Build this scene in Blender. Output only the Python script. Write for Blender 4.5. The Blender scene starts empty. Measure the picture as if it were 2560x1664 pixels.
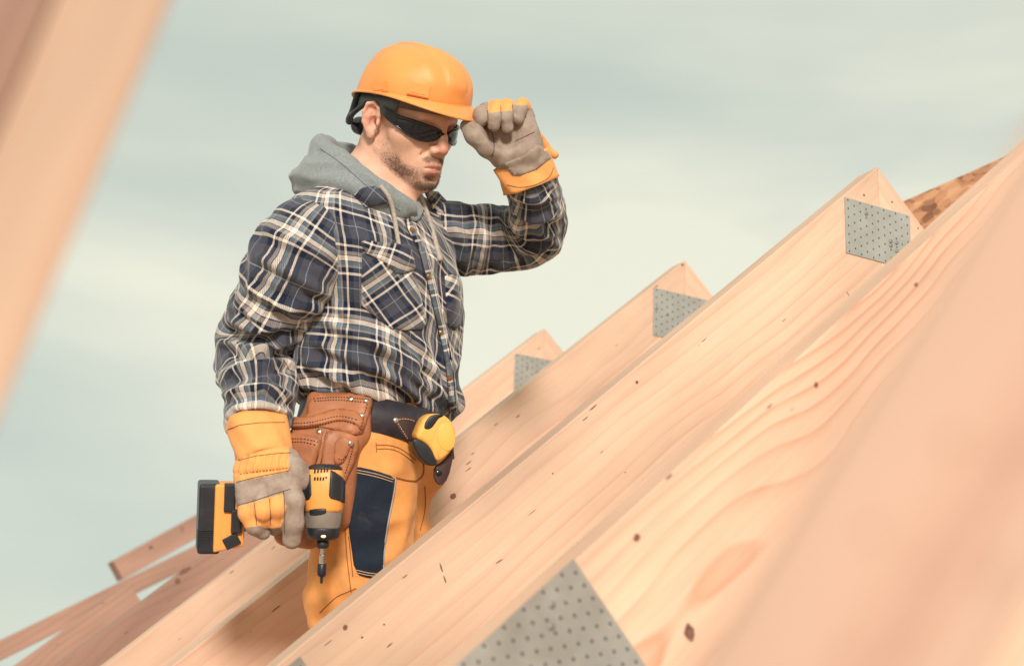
import bpy, bmesh, math, random
import numpy as np
from mathutils import Vector, Matrix, Quaternion
from mathutils.bvhtree import BVHTree

# ---------------------------------------------------------------- camera (solved from the truss perspective)
FPX = 3714.195                       # focal length in pixels of a 2560 px wide picture
YAW, PITCH, ROLL = -0.49944991, 0.30554971, 0.04129157
SP = 0.69                            # truss spacing, m
TP = 0.90696                         # roof slope (rise / run)
ZP = 6.2                             # ridge height above ground, m
D0 = 2.79                            # depth of the man's axis
_cy, _sy, _cp, _sp = math.cos(YAW), math.sin(YAW), math.cos(PITCH), math.sin(PITCH)
W_ = np.array([-_sy*_cp, _cy*_cp, _sp]); _r0 = np.array([_cy, _sy, 0.0]); _u0 = np.cross(_r0, W_)
R_ = math.cos(ROLL)*_r0 + math.sin(ROLL)*_u0
U_ = -math.sin(ROLL)*_r0 + math.cos(ROLL)*_u0
CAM = np.array([-2.95290971*SP, -3.12602973*SP, -1.89136106*SP + ZP])

scene = bpy.context.scene
COL = scene.collection
cam_d = bpy.data.cameras.new("camera"); cam = bpy.data.objects.new("camera", cam_d); COL.objects.link(cam)
cam.matrix_world = Matrix(((R_[0], U_[0], -W_[0], CAM[0]), (R_[1], U_[1], -W_[1], CAM[1]), (R_[2], U_[2], -W_[2], CAM[2]), (0, 0, 0, 1)))
cam_d.sensor_width = 36.0; cam_d.lens = 36.0*FPX/2560.0; cam_d.clip_start = 0.05; cam_d.clip_end = 6000
cam_d.dof.use_dof = True; cam_d.dof.focus_distance = D0 - 0.10; cam_d.dof.aperture_fstop = 3.5
scene.camera = cam

def ray(px, py):
    return W_ + (px-1280)/FPX*R_ - (py-832)/FPX*U_
def at_depth(px, py, d):
    return CAM + d*ray(px, py)
def at_plane_y(px, py, y):
    d = ray(px, py); return CAM + (y-CAM[1])/d[1]*d

# ---------------------------------------------------------------- sky and sun
SUN_DIR = np.array([-0.38, -0.80, 0.27]); SUN_DIR = SUN_DIR/np.linalg.norm(SUN_DIR)   # towards the sun
world = bpy.data.worlds.new("World"); scene.world = world; world.use_nodes = True
wn = world.node_tree.nodes; wl = world.node_tree.links; wn.clear()
def N(tree, typ, **kw):
    n = tree.nodes.new(typ)
    for k, v in kw.items():
        if k == 'inp':
            for a, b in v.items(): n.inputs[a].default_value = b
        else: setattr(n, k, v)
    return n
wt = world.node_tree
sky = N(wt, 'ShaderNodeTexSky', sky_type='NISHITA', sun_disc=False)
sky.sun_elevation = math.asin(SUN_DIR[2]); sky.sun_rotation = math.atan2(SUN_DIR[0], SUN_DIR[1])
tc = N(wt, 'ShaderNodeTexCoord')
mp = N(wt, 'ShaderNodeMapping'); mp.inputs['Scale'].default_value = (1.0, 1.0, 2.6); mp.inputs['Location'].default_value = (0.714, -0.711, 0.781)
n1 = N(wt, 'ShaderNodeTexNoise', inp={'Scale': 1.7, 'Detail': 4.0, 'Roughness': 0.52, 'Distortion': 0.35})
mr = N(wt, 'ShaderNodeMapRange', inp={'From Min': 0.34, 'From Max': 0.62, 'To Min': 0.0, 'To Max': 1.0})
cr = N(wt, 'ShaderNodeValToRGB')
cr.color_ramp.elements[0].color = (0.40, 0.445, 0.39, 1); cr.color_ramp.elements[1].color = (0.62, 0.615, 0.50, 1)
e = cr.color_ramp.elements.new(0.5); e.color = (0.49, 0.515, 0.44, 1)
mixs = N(wt, 'ShaderNodeMix', data_type='RGBA'); mixs.inputs[0].default_value = 0.94
sc = N(wt, 'ShaderNodeMix', data_type='RGBA', blend_type='MULTIPLY'); sc.inputs[0].default_value = 1.0; sc.inputs[7].default_value = (0.1, 0.1, 0.1, 1)
bg = N(wt, 'ShaderNodeBackground'); wo = N(wt, 'ShaderNodeOutputWorld')
wl.new(tc.outputs['Generated'], mp.inputs[0]); wl.new(mp.outputs[0], n1.inputs['Vector']); wl.new(n1.outputs[0], mr.inputs[0]); wl.new(mr.outputs[0], cr.inputs[0])
wl.new(sky.outputs[0], sc.inputs[6]); wl.new(sc.outputs[2], mixs.inputs[6]); wl.new(cr.outputs[0], mixs.inputs[7])
wl.new(mixs.outputs[2], bg.inputs[0]); bg.inputs[1].default_value = 1.0; wl.new(bg.outputs[0], wo.inputs[0])

sun_d = bpy.data.lights.new("sun", 'SUN'); sun = bpy.data.objects.new("sun", sun_d); COL.objects.link(sun)
sun_d.energy = 2.5; sun_d.angle = math.radians(11); sun_d.color = (1.0, 0.90, 0.80)
sun.rotation_euler = Vector(-SUN_DIR).to_track_quat('-Z', 'Y').to_euler()
sun.location = (0, 0, ZP+20)
scene.view_settings.view_transform = 'Standard'; scene.view_settings.look = 'None'
scene.view_settings.exposure = 0.52; scene.view_settings.gamma = 1.0; scene.view_settings.use_curve_mapping = False
scene.cycles.use_denoising = True

# ---------------------------------------------------------------- helpers
random.seed(7)
def new_mat(name, base=(0.8, 0.8, 0.8), rough=0.6, metal=0.0, spec=0.5, sheen=0.0):
    m = bpy.data.materials.new(name); m.use_nodes = True
    b = m.node_tree.nodes['Principled BSDF']
    b.inputs['Base Color'].default_value = (*base, 1); b.inputs['Roughness'].default_value = rough
    b.inputs['Metallic'].default_value = metal; b.inputs['Specular IOR Level'].default_value = spec
    if sheen: b.inputs['Sheen Weight'].default_value = sheen
    return m
def nt(m): return m.node_tree, m.node_tree.nodes['Principled BSDF']
def add_noise_var(m, scale=6.0, amt=0.12, bump=0.0, bscale=200.0, rough_amt=0.0, stretch=(1, 1, 1), coord='Object', dist=0.002):
    """mottle the base colour a little and add fine relief"""
    t, b = nt(m)
    c = N(t, 'ShaderNodeTexCoord'); mpn = N(t, 'ShaderNodeMapping'); mpn.inputs['Scale'].default_value = stretch
    t.links.new(c.outputs[coord], mpn.inputs[0])
    no = N(t, 'ShaderNodeTexNoise', inp={'Scale': scale, 'Detail': 5.0, 'Roughness': 0.6}); t.links.new(mpn.outputs[0], no.inputs['Vector'])
    base = b.inputs['Base Color'].default_value[:]
    r = N(t, 'ShaderNodeValToRGB')
    r.color_ramp.elements[0].position = 0.3; r.color_ramp.elements[1].position = 0.7
    r.color_ramp.elements[0].color = tuple(max(0, x*(1-amt)) for x in base[:3]) + (1,)
    r.color_ramp.elements[1].color = tuple(min(1, x*(1+amt)) for x in base[:3]) + (1,)
    t.links.new(no.outputs[0], r.inputs[0]); t.links.new(r.outputs[0], b.inputs['Base Color'])
    if rough_amt:
        ro = b.inputs['Roughness'].default_value
        mr_ = N(t, 'ShaderNodeMapRange', inp={'From Min': 0.3, 'From Max': 0.7, 'To Min': ro-rough_amt, 'To Max': ro+rough_amt})
        t.links.new(no.outputs[0], mr_.inputs[0]); t.links.new(mr_.outputs[0], b.inputs['Roughness'])
    if bump:
        n2 = N(t, 'ShaderNodeTexNoise', inp={'Scale': bscale, 'Detail': 3.0}); t.links.new(c.outputs[coord], n2.inputs['Vector'])
        bp = N(t, 'ShaderNodeBump', inp={'Strength': bump, 'Distance': dist}); t.links.new(n2.outputs[0], bp.inputs['Height'])
        t.links.new(bp.outputs[0], b.inputs['Normal'])
    return m
def grime(m, col=(0.30, 0.22, 0.16), amt=0.30, scale=9.0, lo=0.52, hi=0.74):
    """dust and handling marks with a shape of their own"""
    t, b = nt(m); L = t.links.new; c = N(t, 'ShaderNodeTexCoord')
    no = N(t, 'ShaderNodeTexNoise', inp={'Scale': scale, 'Detail': 7.0, 'Roughness': 0.72, 'Distortion': 0.6}); L(c.outputs['Object'], no.inputs['Vector'])
    r = N(t, 'ShaderNodeMapRange', inp={'From Min': lo, 'From Max': hi, 'To Min': 0.0, 'To Max': amt}); L(no.outputs[0], r.inputs[0])
    x = N(t, 'ShaderNodeMix', data_type='RGBA'); L(r.outputs[0], x.inputs[0]); x.inputs[7].default_value = (*col, 1)
    src = b.inputs['Base Color'].links
    if src: L(src[0].from_socket, x.inputs[6])
    else: x.inputs[6].default_value = b.inputs['Base Color'].default_value
    L(x.outputs[2], b.inputs['Base Color']); return m
def link(name, me, parent=None, mats=(), smooth=None):
    o = bpy.data.objects.new(name, me); COL.objects.link(o)
    if parent is not None: o.parent = parent
    for m in (mats if isinstance(mats, (list, tuple)) else [mats]):
        me.materials.append(m)
    if smooth is not None:
        me.polygons.foreach_set('use_smooth', [smooth]*len(me.polygons))
    return o
def mesh_pd(name, v, f):
    me = bpy.data.meshes.new(name); me.from_pydata([tuple(map(float, x)) for x in v], [], [tuple(map(int, x)) for x in f]); me.update(); return me
def bm_mesh(name, bm):
    bmesh.ops.recalc_face_normals(bm, faces=bm.faces)
    me = bpy.data.meshes.new(name); bm.to_mesh(me); bm.free(); return me
def empty(name, loc=(0, 0, 0), parent=None):
    o = bpy.data.objects.new(name, None); COL.objects.link(o); o.location = loc; o.empty_display_size = 0.1
    if parent is not None: o.parent = parent
    return o
def tag(o, label=None, cat=None, group=None, kind=None):
    if label: o['label'] = label
    if cat: o['category'] = cat
    if group: o['group'] = group
    if kind: o['kind'] = kind
    return o
def prism(name, poly, y0, y1, bev=0.0025):
    """closed prism: polygon in (x,z) swept from y0 to y1, edges eased"""
    bm = bmesh.new()
    a = [bm.verts.new((x, y0, z)) for x, z in poly]; b = [bm.verts.new((x, y1, z)) for x, z in poly]
    bm.faces.new(a); bm.faces.new(b[::-1])
    n = len(poly)
    for i in range(n): bm.faces.new((a[i], b[i], b[(i+1) % n], a[(i+1) % n]))
    if bev: bmesh.ops.bevel(bm, geom=list(bm.edges), offset=bev, segments=2, affect='EDGES', profile=0.6)
    return bm_mesh(name, bm)

# ---------------------------------------------------------------- wood
def wood_mat(name, light, dark, ring=26.0, wander=0.12, seed=0.0, rough=0.62, knots=1.0, grain=0.5, axis=(0.0, 0.6, -0.55)):
    m = new_mat(name, light, rough, spec=0.3); t, b = nt(m); L = t.links.new
    c = N(t, 'ShaderNodeTexCoord'); oi = N(t, 'ShaderNodeObjectInfo')
    off = N(t, 'ShaderNodeVectorMath', operation='SCALE'); off.inputs['Scale'].default_value = 7.0
    cmb = N(t, 'ShaderNodeCombineXYZ'); L(oi.outputs['Random'], cmb.inputs[0])
    cmb.inputs[1].default_value = seed
    L(cmb.outputs[0], off.inputs[0])
    add = N(t, 'ShaderNodeVectorMath', operation='ADD'); L(c.outputs['Object'], add.inputs[0]); L(off.outputs[0], add.inputs[1])
    # slow wander of the pith along the board
    mpa = N(t, 'ShaderNodeMapping'); mpa.inputs['Scale'].default_value = (1.1, 2.0, 2.0); L(add.outputs[0], mpa.inputs[0])
    na = N(t, 'ShaderNodeTexNoise', inp={'Scale': 1.3, 'Detail': 2.0, 'Roughness': 0.45}); L(mpa.outputs[0], na.inputs['Vector'])
    sub = N(t, 'ShaderNodeVectorMath', operation='SUBTRACT'); L(na.outputs['Color'], sub.inputs[0]); sub.inputs[1].default_value = (0.5, 0.5, 0.5)
    sca = N(t, 'ShaderNodeVectorMath', operation='MULTIPLY'); L(sub.outputs[0], sca.inputs[0]); sca.inputs[1].default_value = (0.0, wander, wander*1.1)
    ad2 = N(t, 'ShaderNodeVectorMath', operation='ADD'); L(c.outputs['Object'], ad2.inputs[0]); L(sca.outputs[0], ad2.inputs[1])
    ad3 = N(t, 'ShaderNodeVectorMath', operation='ADD'); L(ad2.outputs[0], ad3.inputs[0]); ad3.inputs[1].default_value = axis
    sep = N(t, 'ShaderNodeSeparateXYZ'); L(ad3.outputs[0], sep.inputs[0])
    c2 = N(t, 'ShaderNodeCombineXYZ'); L(sep.outputs[1], c2.inputs[1]); L(sep.outputs[2], c2.inputs[2])
    ln = N(t, 'ShaderNodeVectorMath', operation='LENGTH'); L(c2.outputs[0], ln.inputs[0])
    ml = N(t, 'ShaderNodeMath', operation='MULTIPLY'); L(ln.outputs['Value'], ml.inputs[0]); ml.inputs[1].default_value = ring
    fr = N(t, 'ShaderNodeMath', operation='FRACT'); L(ml.outputs[0], fr.inputs[0])
    rp = N(t, 'ShaderNodeValToRGB'); el = rp.color_ramp.elements
    el[0].position = 0.0; el[0].color = (0, 0, 0, 1); el[1].position = 1.0; el[1].color = (0.0, 0, 0, 1)
    for p_, v_ in ((0.55, 0.12), (0.80, 0.55), (0.92, 1.0)):
        q = el.new(p_); q.color = (v_, v_, v_, 1)
    L(fr.outputs[0], rp.inputs[0])
    # gate the rings so that parts of the board stay plain
    mpb = N(t, 'ShaderNodeMapping'); mpb.inputs['Scale'].default_value = (0.7, 4.0, 6.0); L(add.outputs[0], mpb.inputs[0])
    nb = N(t, 'ShaderNodeTexNoise', inp={'Scale': 1.6, 'Detail': 3.0}); L(mpb.outputs[0], nb.inputs['Vector'])
    gt = N(t, 'ShaderNodeMapRange', inp={'From Min': 0.36, 'From Max': 0.64, 'To Min': 0.25, 'To Max': 1.0}); L(nb.outputs[0], gt.inputs[0])
    g2 = N(t, 'ShaderNodeMath', operation='MULTIPLY'); L(rp.outputs[0], g2.inputs[0]); L(gt.outputs[0], g2.inputs[1])
    # fibres
    mpc = N(t, 'ShaderNodeMapping'); mpc.inputs['Scale'].default_value = (3.0, 160.0, 160.0); L(add.outputs[0], mpc.inputs[0])
    nc = N(t, 'ShaderNodeTexNoise', inp={'Scale': 1.0, 'Detail': 4.0, 'Roughness': 0.65}); L(mpc.outputs[0], nc.inputs['Vector'])
    g3 = N(t, 'ShaderNodeMath', operation='MULTIPLY_ADD'); L(nc.outputs[0], g3.inputs[0]); g3.inputs[1].default_value = 0.46
    g4 = N(t, 'ShaderNodeMath', operation='MULTIPLY'); L(g2.outputs[0], g4.inputs[0]); g4.inputs[1].default_value = grain
    L(g4.outputs[0], g3.inputs[2])
    g5 = N(t, 'ShaderNodeMath', operation='SUBTRACT', use_clamp=True); L(g3.outputs[0], g5.inputs[0]); g5.inputs[1].default_value = 0.16
    mx = N(t, 'ShaderNodeMix', data_type='RGBA'); mx.inputs[6].default_value = (*light, 1); mx.inputs[7].default_value = (*dark, 1); L(g5.outputs[0], mx.inputs[0])
    # broad tone
    mpd = N(t, 'ShaderNodeMapping'); mpd.inputs['Scale'].default_value = (1.2, 3.0, 5.0); L(add.outputs[0], mpd.inputs[0])
    nd = N(t, 'ShaderNodeTexNoise', inp={'Scale': 1.5, 'Detail': 3.0}); L(mpd.outputs[0], nd.inputs['Vector'])
    tn = N(t, 'ShaderNodeMapRange', inp={'From Min': 0.3, 'From Max': 0.7, 'To Min': 0.74, 'To Max': 1.10}); L(nd.outputs[0], tn.inputs[0])
    mt = N(t, 'ShaderNodeVectorMath', operation='SCALE'); L(mx.outputs[2], mt.inputs[0])
    ov = N(t, 'ShaderNodeMapRange', inp={'To Min': 0.90, 'To Max': 1.06}); L(oi.outputs['Random'], ov.inputs[0])
    om = N(t, 'ShaderNodeMath', operation='MULTIPLY'); L(ov.outputs[0], om.inputs[0]); L(tn.outputs[0], om.inputs[1]); L(om.outputs[0], mt.inputs['Scale'])
    # knots, dents and small dark ticks
    mpk = N(t, 'ShaderNodeMapping'); mpk.inputs['Scale'].default_value = (2.3, 0.01, 5.2); L(add.outputs[0], mpk.inputs[0])
    vk = N(t, 'ShaderNodeTexVoronoi', inp={'Scale': 1.0, 'Randomness': 1.0}); L(mpk.outputs[0], vk.inputs['Vector'])
    kd = N(t, 'ShaderNodeMapRange', inp={'From Min': 0.024, 'From Max': 0.042, 'To Min': 1.0, 'To Max': 0.0}); L(vk.outputs['Distance'], kd.inputs[0])
    ks = N(t, 'ShaderNodeSeparateColor'); L(vk.outputs['Color'], ks.inputs[0])
    kg = N(t, 'ShaderNodeMath', operation='GREATER_THAN'); L(ks.outputs[0], kg.inputs[0]); kg.inputs[1].default_value = 1.0-0.60*knots
    km = N(t, 'ShaderNodeMath', operation='MULTIPLY'); L(kd.outputs[0], km.inputs[0]); L(kg.outputs[0], km.inputs[1])
    mpt = N(t, 'ShaderNodeMapping'); mpt.inputs['Scale'].default_value = (9.0, 0.01, 40.0); L(add.outputs[0], mpt.inputs[0])
    vt = N(t, 'ShaderNodeTexVoronoi', inp={'Scale': 1.0, 'Randomness': 1.0}); L(mpt.outputs[0], vt.inputs['Vector'])
    td = N(t, 'ShaderNodeMapRange', inp={'From Min': 0.04, 'From Max': 0.08, 'To Min': 1.0, 'To Max': 0.0}); L(vt.outputs['Distance'], td.inputs[0])
    tsn = N(t, 'ShaderNodeSeparateColor'); L(vt.outputs['Color'], tsn.inputs[0])
    tg = N(t, 'ShaderNodeMath', operation='GREATER_THAN'); L(tsn.outputs[1], tg.inputs[0]); tg.inputs[1].default_value = 0.935
    tm = N(t, 'ShaderNodeMath', operation='MULTIPLY'); L(td.outputs[0], tm.inputs[0]); L(tg.outputs[0], tm.inputs[1])
    kk = N(t, 'ShaderNodeMath', operation='MAXIMUM'); L(km.outputs[0], kk.inputs[0]); L(tm.outputs[0], kk.inputs[1])
    k9 = N(t, 'ShaderNodeMath', operation='MULTIPLY'); L(kk.outputs[0], k9.inputs[0]); k9.inputs[1].default_value = 0.85
    mk = N(t, 'ShaderNodeMix', data_type='RGBA'); L(k9.outputs[0], mk.inputs[0]); L(mt.outputs[0], mk.inputs[6]); mk.inputs[7].default_value = (0.13, 0.06, 0.045, 1)
    L(mk.outputs[2], b.inputs['Base Color'])
    bp = N(t, 'ShaderNodeBump', inp={'Strength': 0.25, 'Distance': 0.0015}); L(g5.outputs[0], bp.inputs['Height']); L(bp.outputs[0], b.inputs['Normal'])
    return m
WOOD = wood_mat('spruce_wood', (0.76, 0.53, 0.39), (0.57, 0.27, 0.17), ring=48, grain=0.34, wander=0.085)
WOOD_GRAIN = wood_mat('spruce_wood_flame', (0.79, 0.54, 0.395), (0.58, 0.225, 0.125), ring=85, grain=0.62, wander=0.13, axis=(0.0, 0.10, 0.16))
WOOD_SHADED = wood_mat('spruce_wood_shaded', (0.40, 0.235, 0.175), (0.22, 0.105, 0.08), ring=60, grain=0.45, knots=0.5)  # shade of the lower-left boards and corner strip painted into the wood colour
WOOD_TAN = wood_mat('spruce_wood_tan', (0.56, 0.365, 0.275), (0.42, 0.21, 0.15), ring=30, grain=0.5, knots=1.4)
STEEL = new_mat('galvanised_steel', (0.47, 0.46, 0.43), 0.40, metal=0.60)
add_noise_var(STEEL, scale=9, amt=0.16, bump=0.10, bscale=40, rough_amt=0.10, dist=0.001)
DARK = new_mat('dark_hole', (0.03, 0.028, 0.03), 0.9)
NAILM = new_mat('nail_head', (0.30, 0.30, 0.28), 0.5, metal=0.8)

# ---------------------------------------------------------------- setting
gm = new_mat('site_ground', (0.42, 0.35, 0.27), 0.95); add_noise_var(gm, scale=0.6, amt=0.35)
g = mesh_pd('ground', [(-2500, -2500, 0), (2500, -2500, 0), (2500, 2500, 0), (-2500, 2500, 0)], [(0, 1, 2, 3)])
tag(link('ground', g, mats=gm), kind='structure')

ANG = math.atan(TP); CA, SA = math.cos(ANG), math.sin(ANG)
TH, HR, LR = 0.060, 0.245, 4.3
SL_TW, SR_TW = 2.0, 0.0
def rafter_poly(L, h):
    # local x runs down the slope from the ridge, z normal to the slope; plumb cut at the ridge, square tail
    return [(0.0, 0.0), (L, 0.0), (L, -h), (h*TP, -h)]
def make_plate(w_, h_, nx, nz, seed, hr=0.0018):
    """perforated nail plate standing in the xz plane, front at y = -0.0016; holes are real openings"""
    bm = bmesh.new(); dx, dz = w_/nx, h_/nz; K = 8
    grid = [[bm.verts.new((i*dx, 0, -j*dz)) for j in range(nz+1)] for i in range(nx+1)]
    for i in range(nx):
        for j in range(nz):
            q = [grid[i][j], grid[i+1][j], grid[i+1][j+1], grid[i][j+1]]
            if (i+j) % 2 == 0:
                cx, cz = (i+0.5)*dx, -(j+0.5)*dz
                ring = [bm.verts.new((cx+hr*math.cos(2*math.pi*k/K), 0, cz+hr*1.4*math.sin(2*math.pi*k/K))) for k in range(K)]
                low = [bm.verts.new((v.co.x, 0.0012, v.co.z)) for v in ring]
                # corner order: TL, TR, BR, BL ; ring starts at +x going up
                cs = [q[1], q[0], q[3], q[2]]   # TR(45deg), TL(135), BL(225), BR(315)
                for k in range(K):
                    a, b = ring[k], ring[(k+1) % K]
                    ca, cb = cs[((k+0) // 2) % 4], cs[((k+1)//2) % 4]
                    if k % 2 == 0: bm.faces.new((a, b, ca))
                    else:
                        bm.faces.new((a, b, cb, ca)) if ca is not cb else bm.faces.new((a, b, ca))
                    bm.faces.new((ring[k], ring[(k+1) % K], low[(k+1) % K], low[k]))
            else: bm.faces.new(q)
    # folded rim
    rim = [grid[i][0] for i in range(nx+1)] + [grid[nx][j] for j in range(1, nz+1)] + [grid[i][nz] for i in range(nx-1, -1, -1)] + [grid[0][j] for j in range(nz-1, 0, -1)]
    lowr = [bm.verts.new((v.co.x, 0.0014, v.co.z)) for v in rim]
    for k in range(len(rim)):
        bm.faces.new((rim[k], rim[(k+1) % len(rim)], lowr[(k+1) % len(rim)], lowr[k]))
    for f in bm.faces: f.normal_update()
    me = bpy.data.meshes.new('nail_plate'); bmesh.ops.recalc_face_normals(bm, faces=bm.faces); bm.to_mesh(me); bm.free()
    return me
def add_plate(truss, name, x, z, rot, w_, h_, nx, nz, seed):
    p = link(name, make_plate(w_, h_, nx, nz, seed), truss, STEEL, False)
    p.location = (x, -0.0022, z); p.rotation_euler = (0, rot, 0)
    # near-black sheet just behind the openings, painting the shade inside the slots
    bk = link('slot_shade', mesh_pd('slot_shade', [(0.002, 0.0013, -0.002), (w_-0.002, 0.0013, -0.002), (w_-0.002, 0.0013, -h_+0.002), (0.002, 0.0013, -h_+0.002)], [(0, 1, 2, 3)]), p, DARK)
    rnd = random.Random(seed); bm = bmesh.new()
    for _ in range(5):
        i, j = rnd.randrange(nx), rnd.randrange(nz)
        c = Vector(((i+0.5)*w_/nx, -0.0012, -(j+0.5)*h_/nz))
        mtx = Matrix.Translation(c) @ Matrix.Diagonal((1, 0.22, 1, 1))
        bmesh.ops.create_icosphere(bm, subdivisions=2, radius=0.0042, matrix=mtx)
    for f in bm.faces: f.smooth = True
    tag(link('nail_heads', bm_mesh('nail_heads', bm), p, NAILM), kind='stuff')
    return p
RAFT_L = prism('rafter', rafter_poly(LR, HR), 0, TH)

ZF = -1.655                          # level of the walkway under the man, below the ridge
LEFT_RAFTER = {}
def truss(n, label, dy=0.0, dz=0.0, mat=WOOD, top=True, length=LR, start=0.0):
    root = empty('roof_truss', (0, n*SP+dy, ZP+dz))
    tag(root, label, 'roof truss', 'roof trusses set in a row')
    L3 = Matrix(((-CA, 0, -SA, 0), (0, -1, 0, TH), (-SA, 0, CA, 0), (0, 0, 0, 1)))
    R3 = Matrix(((CA, 0, SA, 0), (0, 1, 0, 0.0), (-SA, 0, CA, 0), (0, 0, 0, 1)))
    l = link('rafter', RAFT_L.copy(), root, mat); l.matrix_local = L3
    LEFT_RAFTER[root.name] = (l, L3)
    r = link('rafter', RAFT_L.copy(), root, mat); r.matrix_local = R3
    zc = ZF-0.045; xs = -zc/TP
    ct = link('ceiling_joist', prism('ceiling_joist', [(-xs-0.05, 0), (xs+0.05, 0), (xs+0.20, -0.16), (-xs-0.20, -0.16)], -0.046, -0.004), root, WOOD)
    ct.location = (0, 0, zc)
    if top:
        p = at_plane_y(2110.4, 493.4, 0.0)
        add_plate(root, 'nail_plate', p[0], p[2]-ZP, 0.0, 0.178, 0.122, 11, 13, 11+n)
    return root
def slope_plate(root, px, py, y, w_, h_, nx, nz, seed):
    p = at_plane_y(px, py, y)                         # upper right corner on the rafter's face
    q = add_plate(root, 'nail_plate', 0, 0, 0, w_, h_, nx, nz, seed)
    M3 = Matrix(((CA, 0, -SA, 0), (0, 1, 0, 0), (SA, 0, CA, 0), (0, 0, 0, 1)))
    q.matrix_local = Matrix.Translation((p[0]-w_*CA, -0.0022, p[2]-ZP-w_*SA)) @ M3
    return q
t_m1 = truss(-1, 'nearest sharp truss, flame-grained rafter with big perforated plate at the bottom edge', mat=WOOD_GRAIN)
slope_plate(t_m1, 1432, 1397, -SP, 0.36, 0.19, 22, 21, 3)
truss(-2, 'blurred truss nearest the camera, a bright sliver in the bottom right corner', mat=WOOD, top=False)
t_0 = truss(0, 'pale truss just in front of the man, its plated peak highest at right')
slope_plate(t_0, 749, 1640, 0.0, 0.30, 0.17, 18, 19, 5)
t_1 = truss(1, 'truss directly behind the man, plated peak in the middle of the row', mat=WOOD)
t_2 = truss(2, 'truss second behind the man, small plated peak beside his belly', mat=WOOD)

# knots and scuffs that the photograph shows on the rafters
KNOT = new_mat('knot_wood', (0.17, 0.075, 0.05), .7)
def _kn(m):
    t, b = nt(m); L = t.links.new; a = N(t, 'ShaderNodeTexCoord'); w_ = N(t, 'ShaderNodeTexWave', wave_type='RINGS', rings_direction='Y', inp={'Scale': 55., 'Distortion': 2.5, 'Detail': 2.}); L(a.outputs['Object'], w_.inputs['Vector'])
    r = N(t, 'ShaderNodeValToRGB'); r.color_ramp.elements[0].color = (.075, .033, .026, 1); r.color_ramp.elements[1].color = (.27, .12, .075, 1); L(w_.outputs[0], r.inputs[0]); L(r.outputs[0], b.inputs['Base Color'])
_kn(KNOT)
def knot(tr, y, px, py, a, b_, ang, mat=KNOT, name='knot'):
    p = at_plane_y(px, py, y); rf, M3 = LEFT_RAFTER[tr.name] if tr.name in LEFT_RAFTER else (tr, Matrix.Translation((0, -y, -ZP)) @ tr.matrix_world); rnd = random.Random(int(px*7+py)); n = 14; bm = bmesh.new()
    vs = [bm.verts.new((a*math.cos(2*math.pi*i/n)*rnd.uniform(.82, 1.15), -.0005, b_*math.sin(2*math.pi*i/n)*rnd.uniform(.82, 1.15))) for i in range(n)]
    lo_ = [bm.verts.new((v.co.x*1.04, .0012, v.co.z*1.04)) for v in vs]
    bm.faces.new(vs)
    for i in range(n): bm.faces.new((vs[i], vs[(i+1) % n], lo_[(i+1) % n], lo_[i]))
    o = link(name, bm_mesh(name, bm), rf, mat)
    o.matrix_local = M3.inverted() @ Matrix.Translation((p[0], 0.0, p[2]-ZP)) @ Matrix.Rotation(-ang, 4, 'Y')
    return o
KNOT_PALE = new_mat('pale_knot', (0.42, 0.24, 0.165), .7)
SCUFF = new_mat('scuff_mark', (0.20, 0.10, 0.07), .9)
for px, py, a, b_, an in ((2040, 962, .0045, .0035, 1.2), (1592, 1342, .0055, .0042, .9), (1723, 1580, .0075, .0105, .2), (2290, 712, .004, .003, .8)): knot(t_m1, -SP, px, py, a, b_, an)
for px, py, a, b_, an in ((863, 1567, .0050, .0038, .8), (1592, 955, .0035, .0030, .4), (1382, 1183, .0016, .0013, 0), (2160, 488, .0030, .0024, 0), (2230, 505, .0026, .0022, 0), (2295, 571, .0022, .0018, 0), (905, 1592, .0020, .0015, .4), (1563, 1180, .0012, .0010, 0)): knot(t_0, 0.0, px, py, a, b_, an)
for px, py, a, b_, an in ((1483, 1018, .0105, .0011, .75), (1463, 1046, .0085, .0008, .72), (1103, 1418, .0075, .0014, -1.15), (1112, 1447, .0065, .0012, -1.15), (1248, 1402, .0080, .0009, .62), (1012, 1440, .0055, .0009, .7), (1172, 1172, .007, .0007, .7), (1960, 800, .006, .0006, .7), (2120, 735, .006, .0007, -1.0), (960, 1560, .0018, .0012, .3), (1760, 850, .008, .0006, .75), (1330, 1280, .009, .0005, .7), (820, 1606, .008, .0006, .7)): knot(t_0, 0.0, px, py, a, b_, an, SCUFF, 'scuff')
for px, py, a, b_, an in ((1133, 1240, .0075, .0060, .7), (1706, 662, .0040, .0030, 0)): knot(t_1, SP, px, py, a, b_, an)
for px, py, a, b_, an in ((1172, 1156, .0090, .0012, .7), (690, 1520, .011, .0011, .75), (1240, 1060, .007, .0008, .7)): knot(t_1, SP, px, py, a, b_, an, SCUFF, 'scuff')

def beam_between(name, p0, p1, h, th, mat, up=(0, 0, 1), bev=0.003):
    """board from p0 to p1 (its upper front edge), face height h, thickness th away from the viewer"""
    p0, p1 = Vector(p0), Vector(p1); x = (p1-p0); L_ = x.length; x.normalize()
    y = Vector(up).cross(x).normalized(); z = x.cross(y)
    me = prism(name, [(0, 0), (L_, 0), (L_, -h), (0, -h)], 0, th, bev)
    o = link(name, me, None, mat)
    o.matrix_world = Matrix(((x[0], y[0], z[0], p0[0]), (x[1], y[1], z[1], p0[1]), (x[2], y[2], z[2], p0[2]), (0, 0, 0, 1)))
    return o
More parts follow.
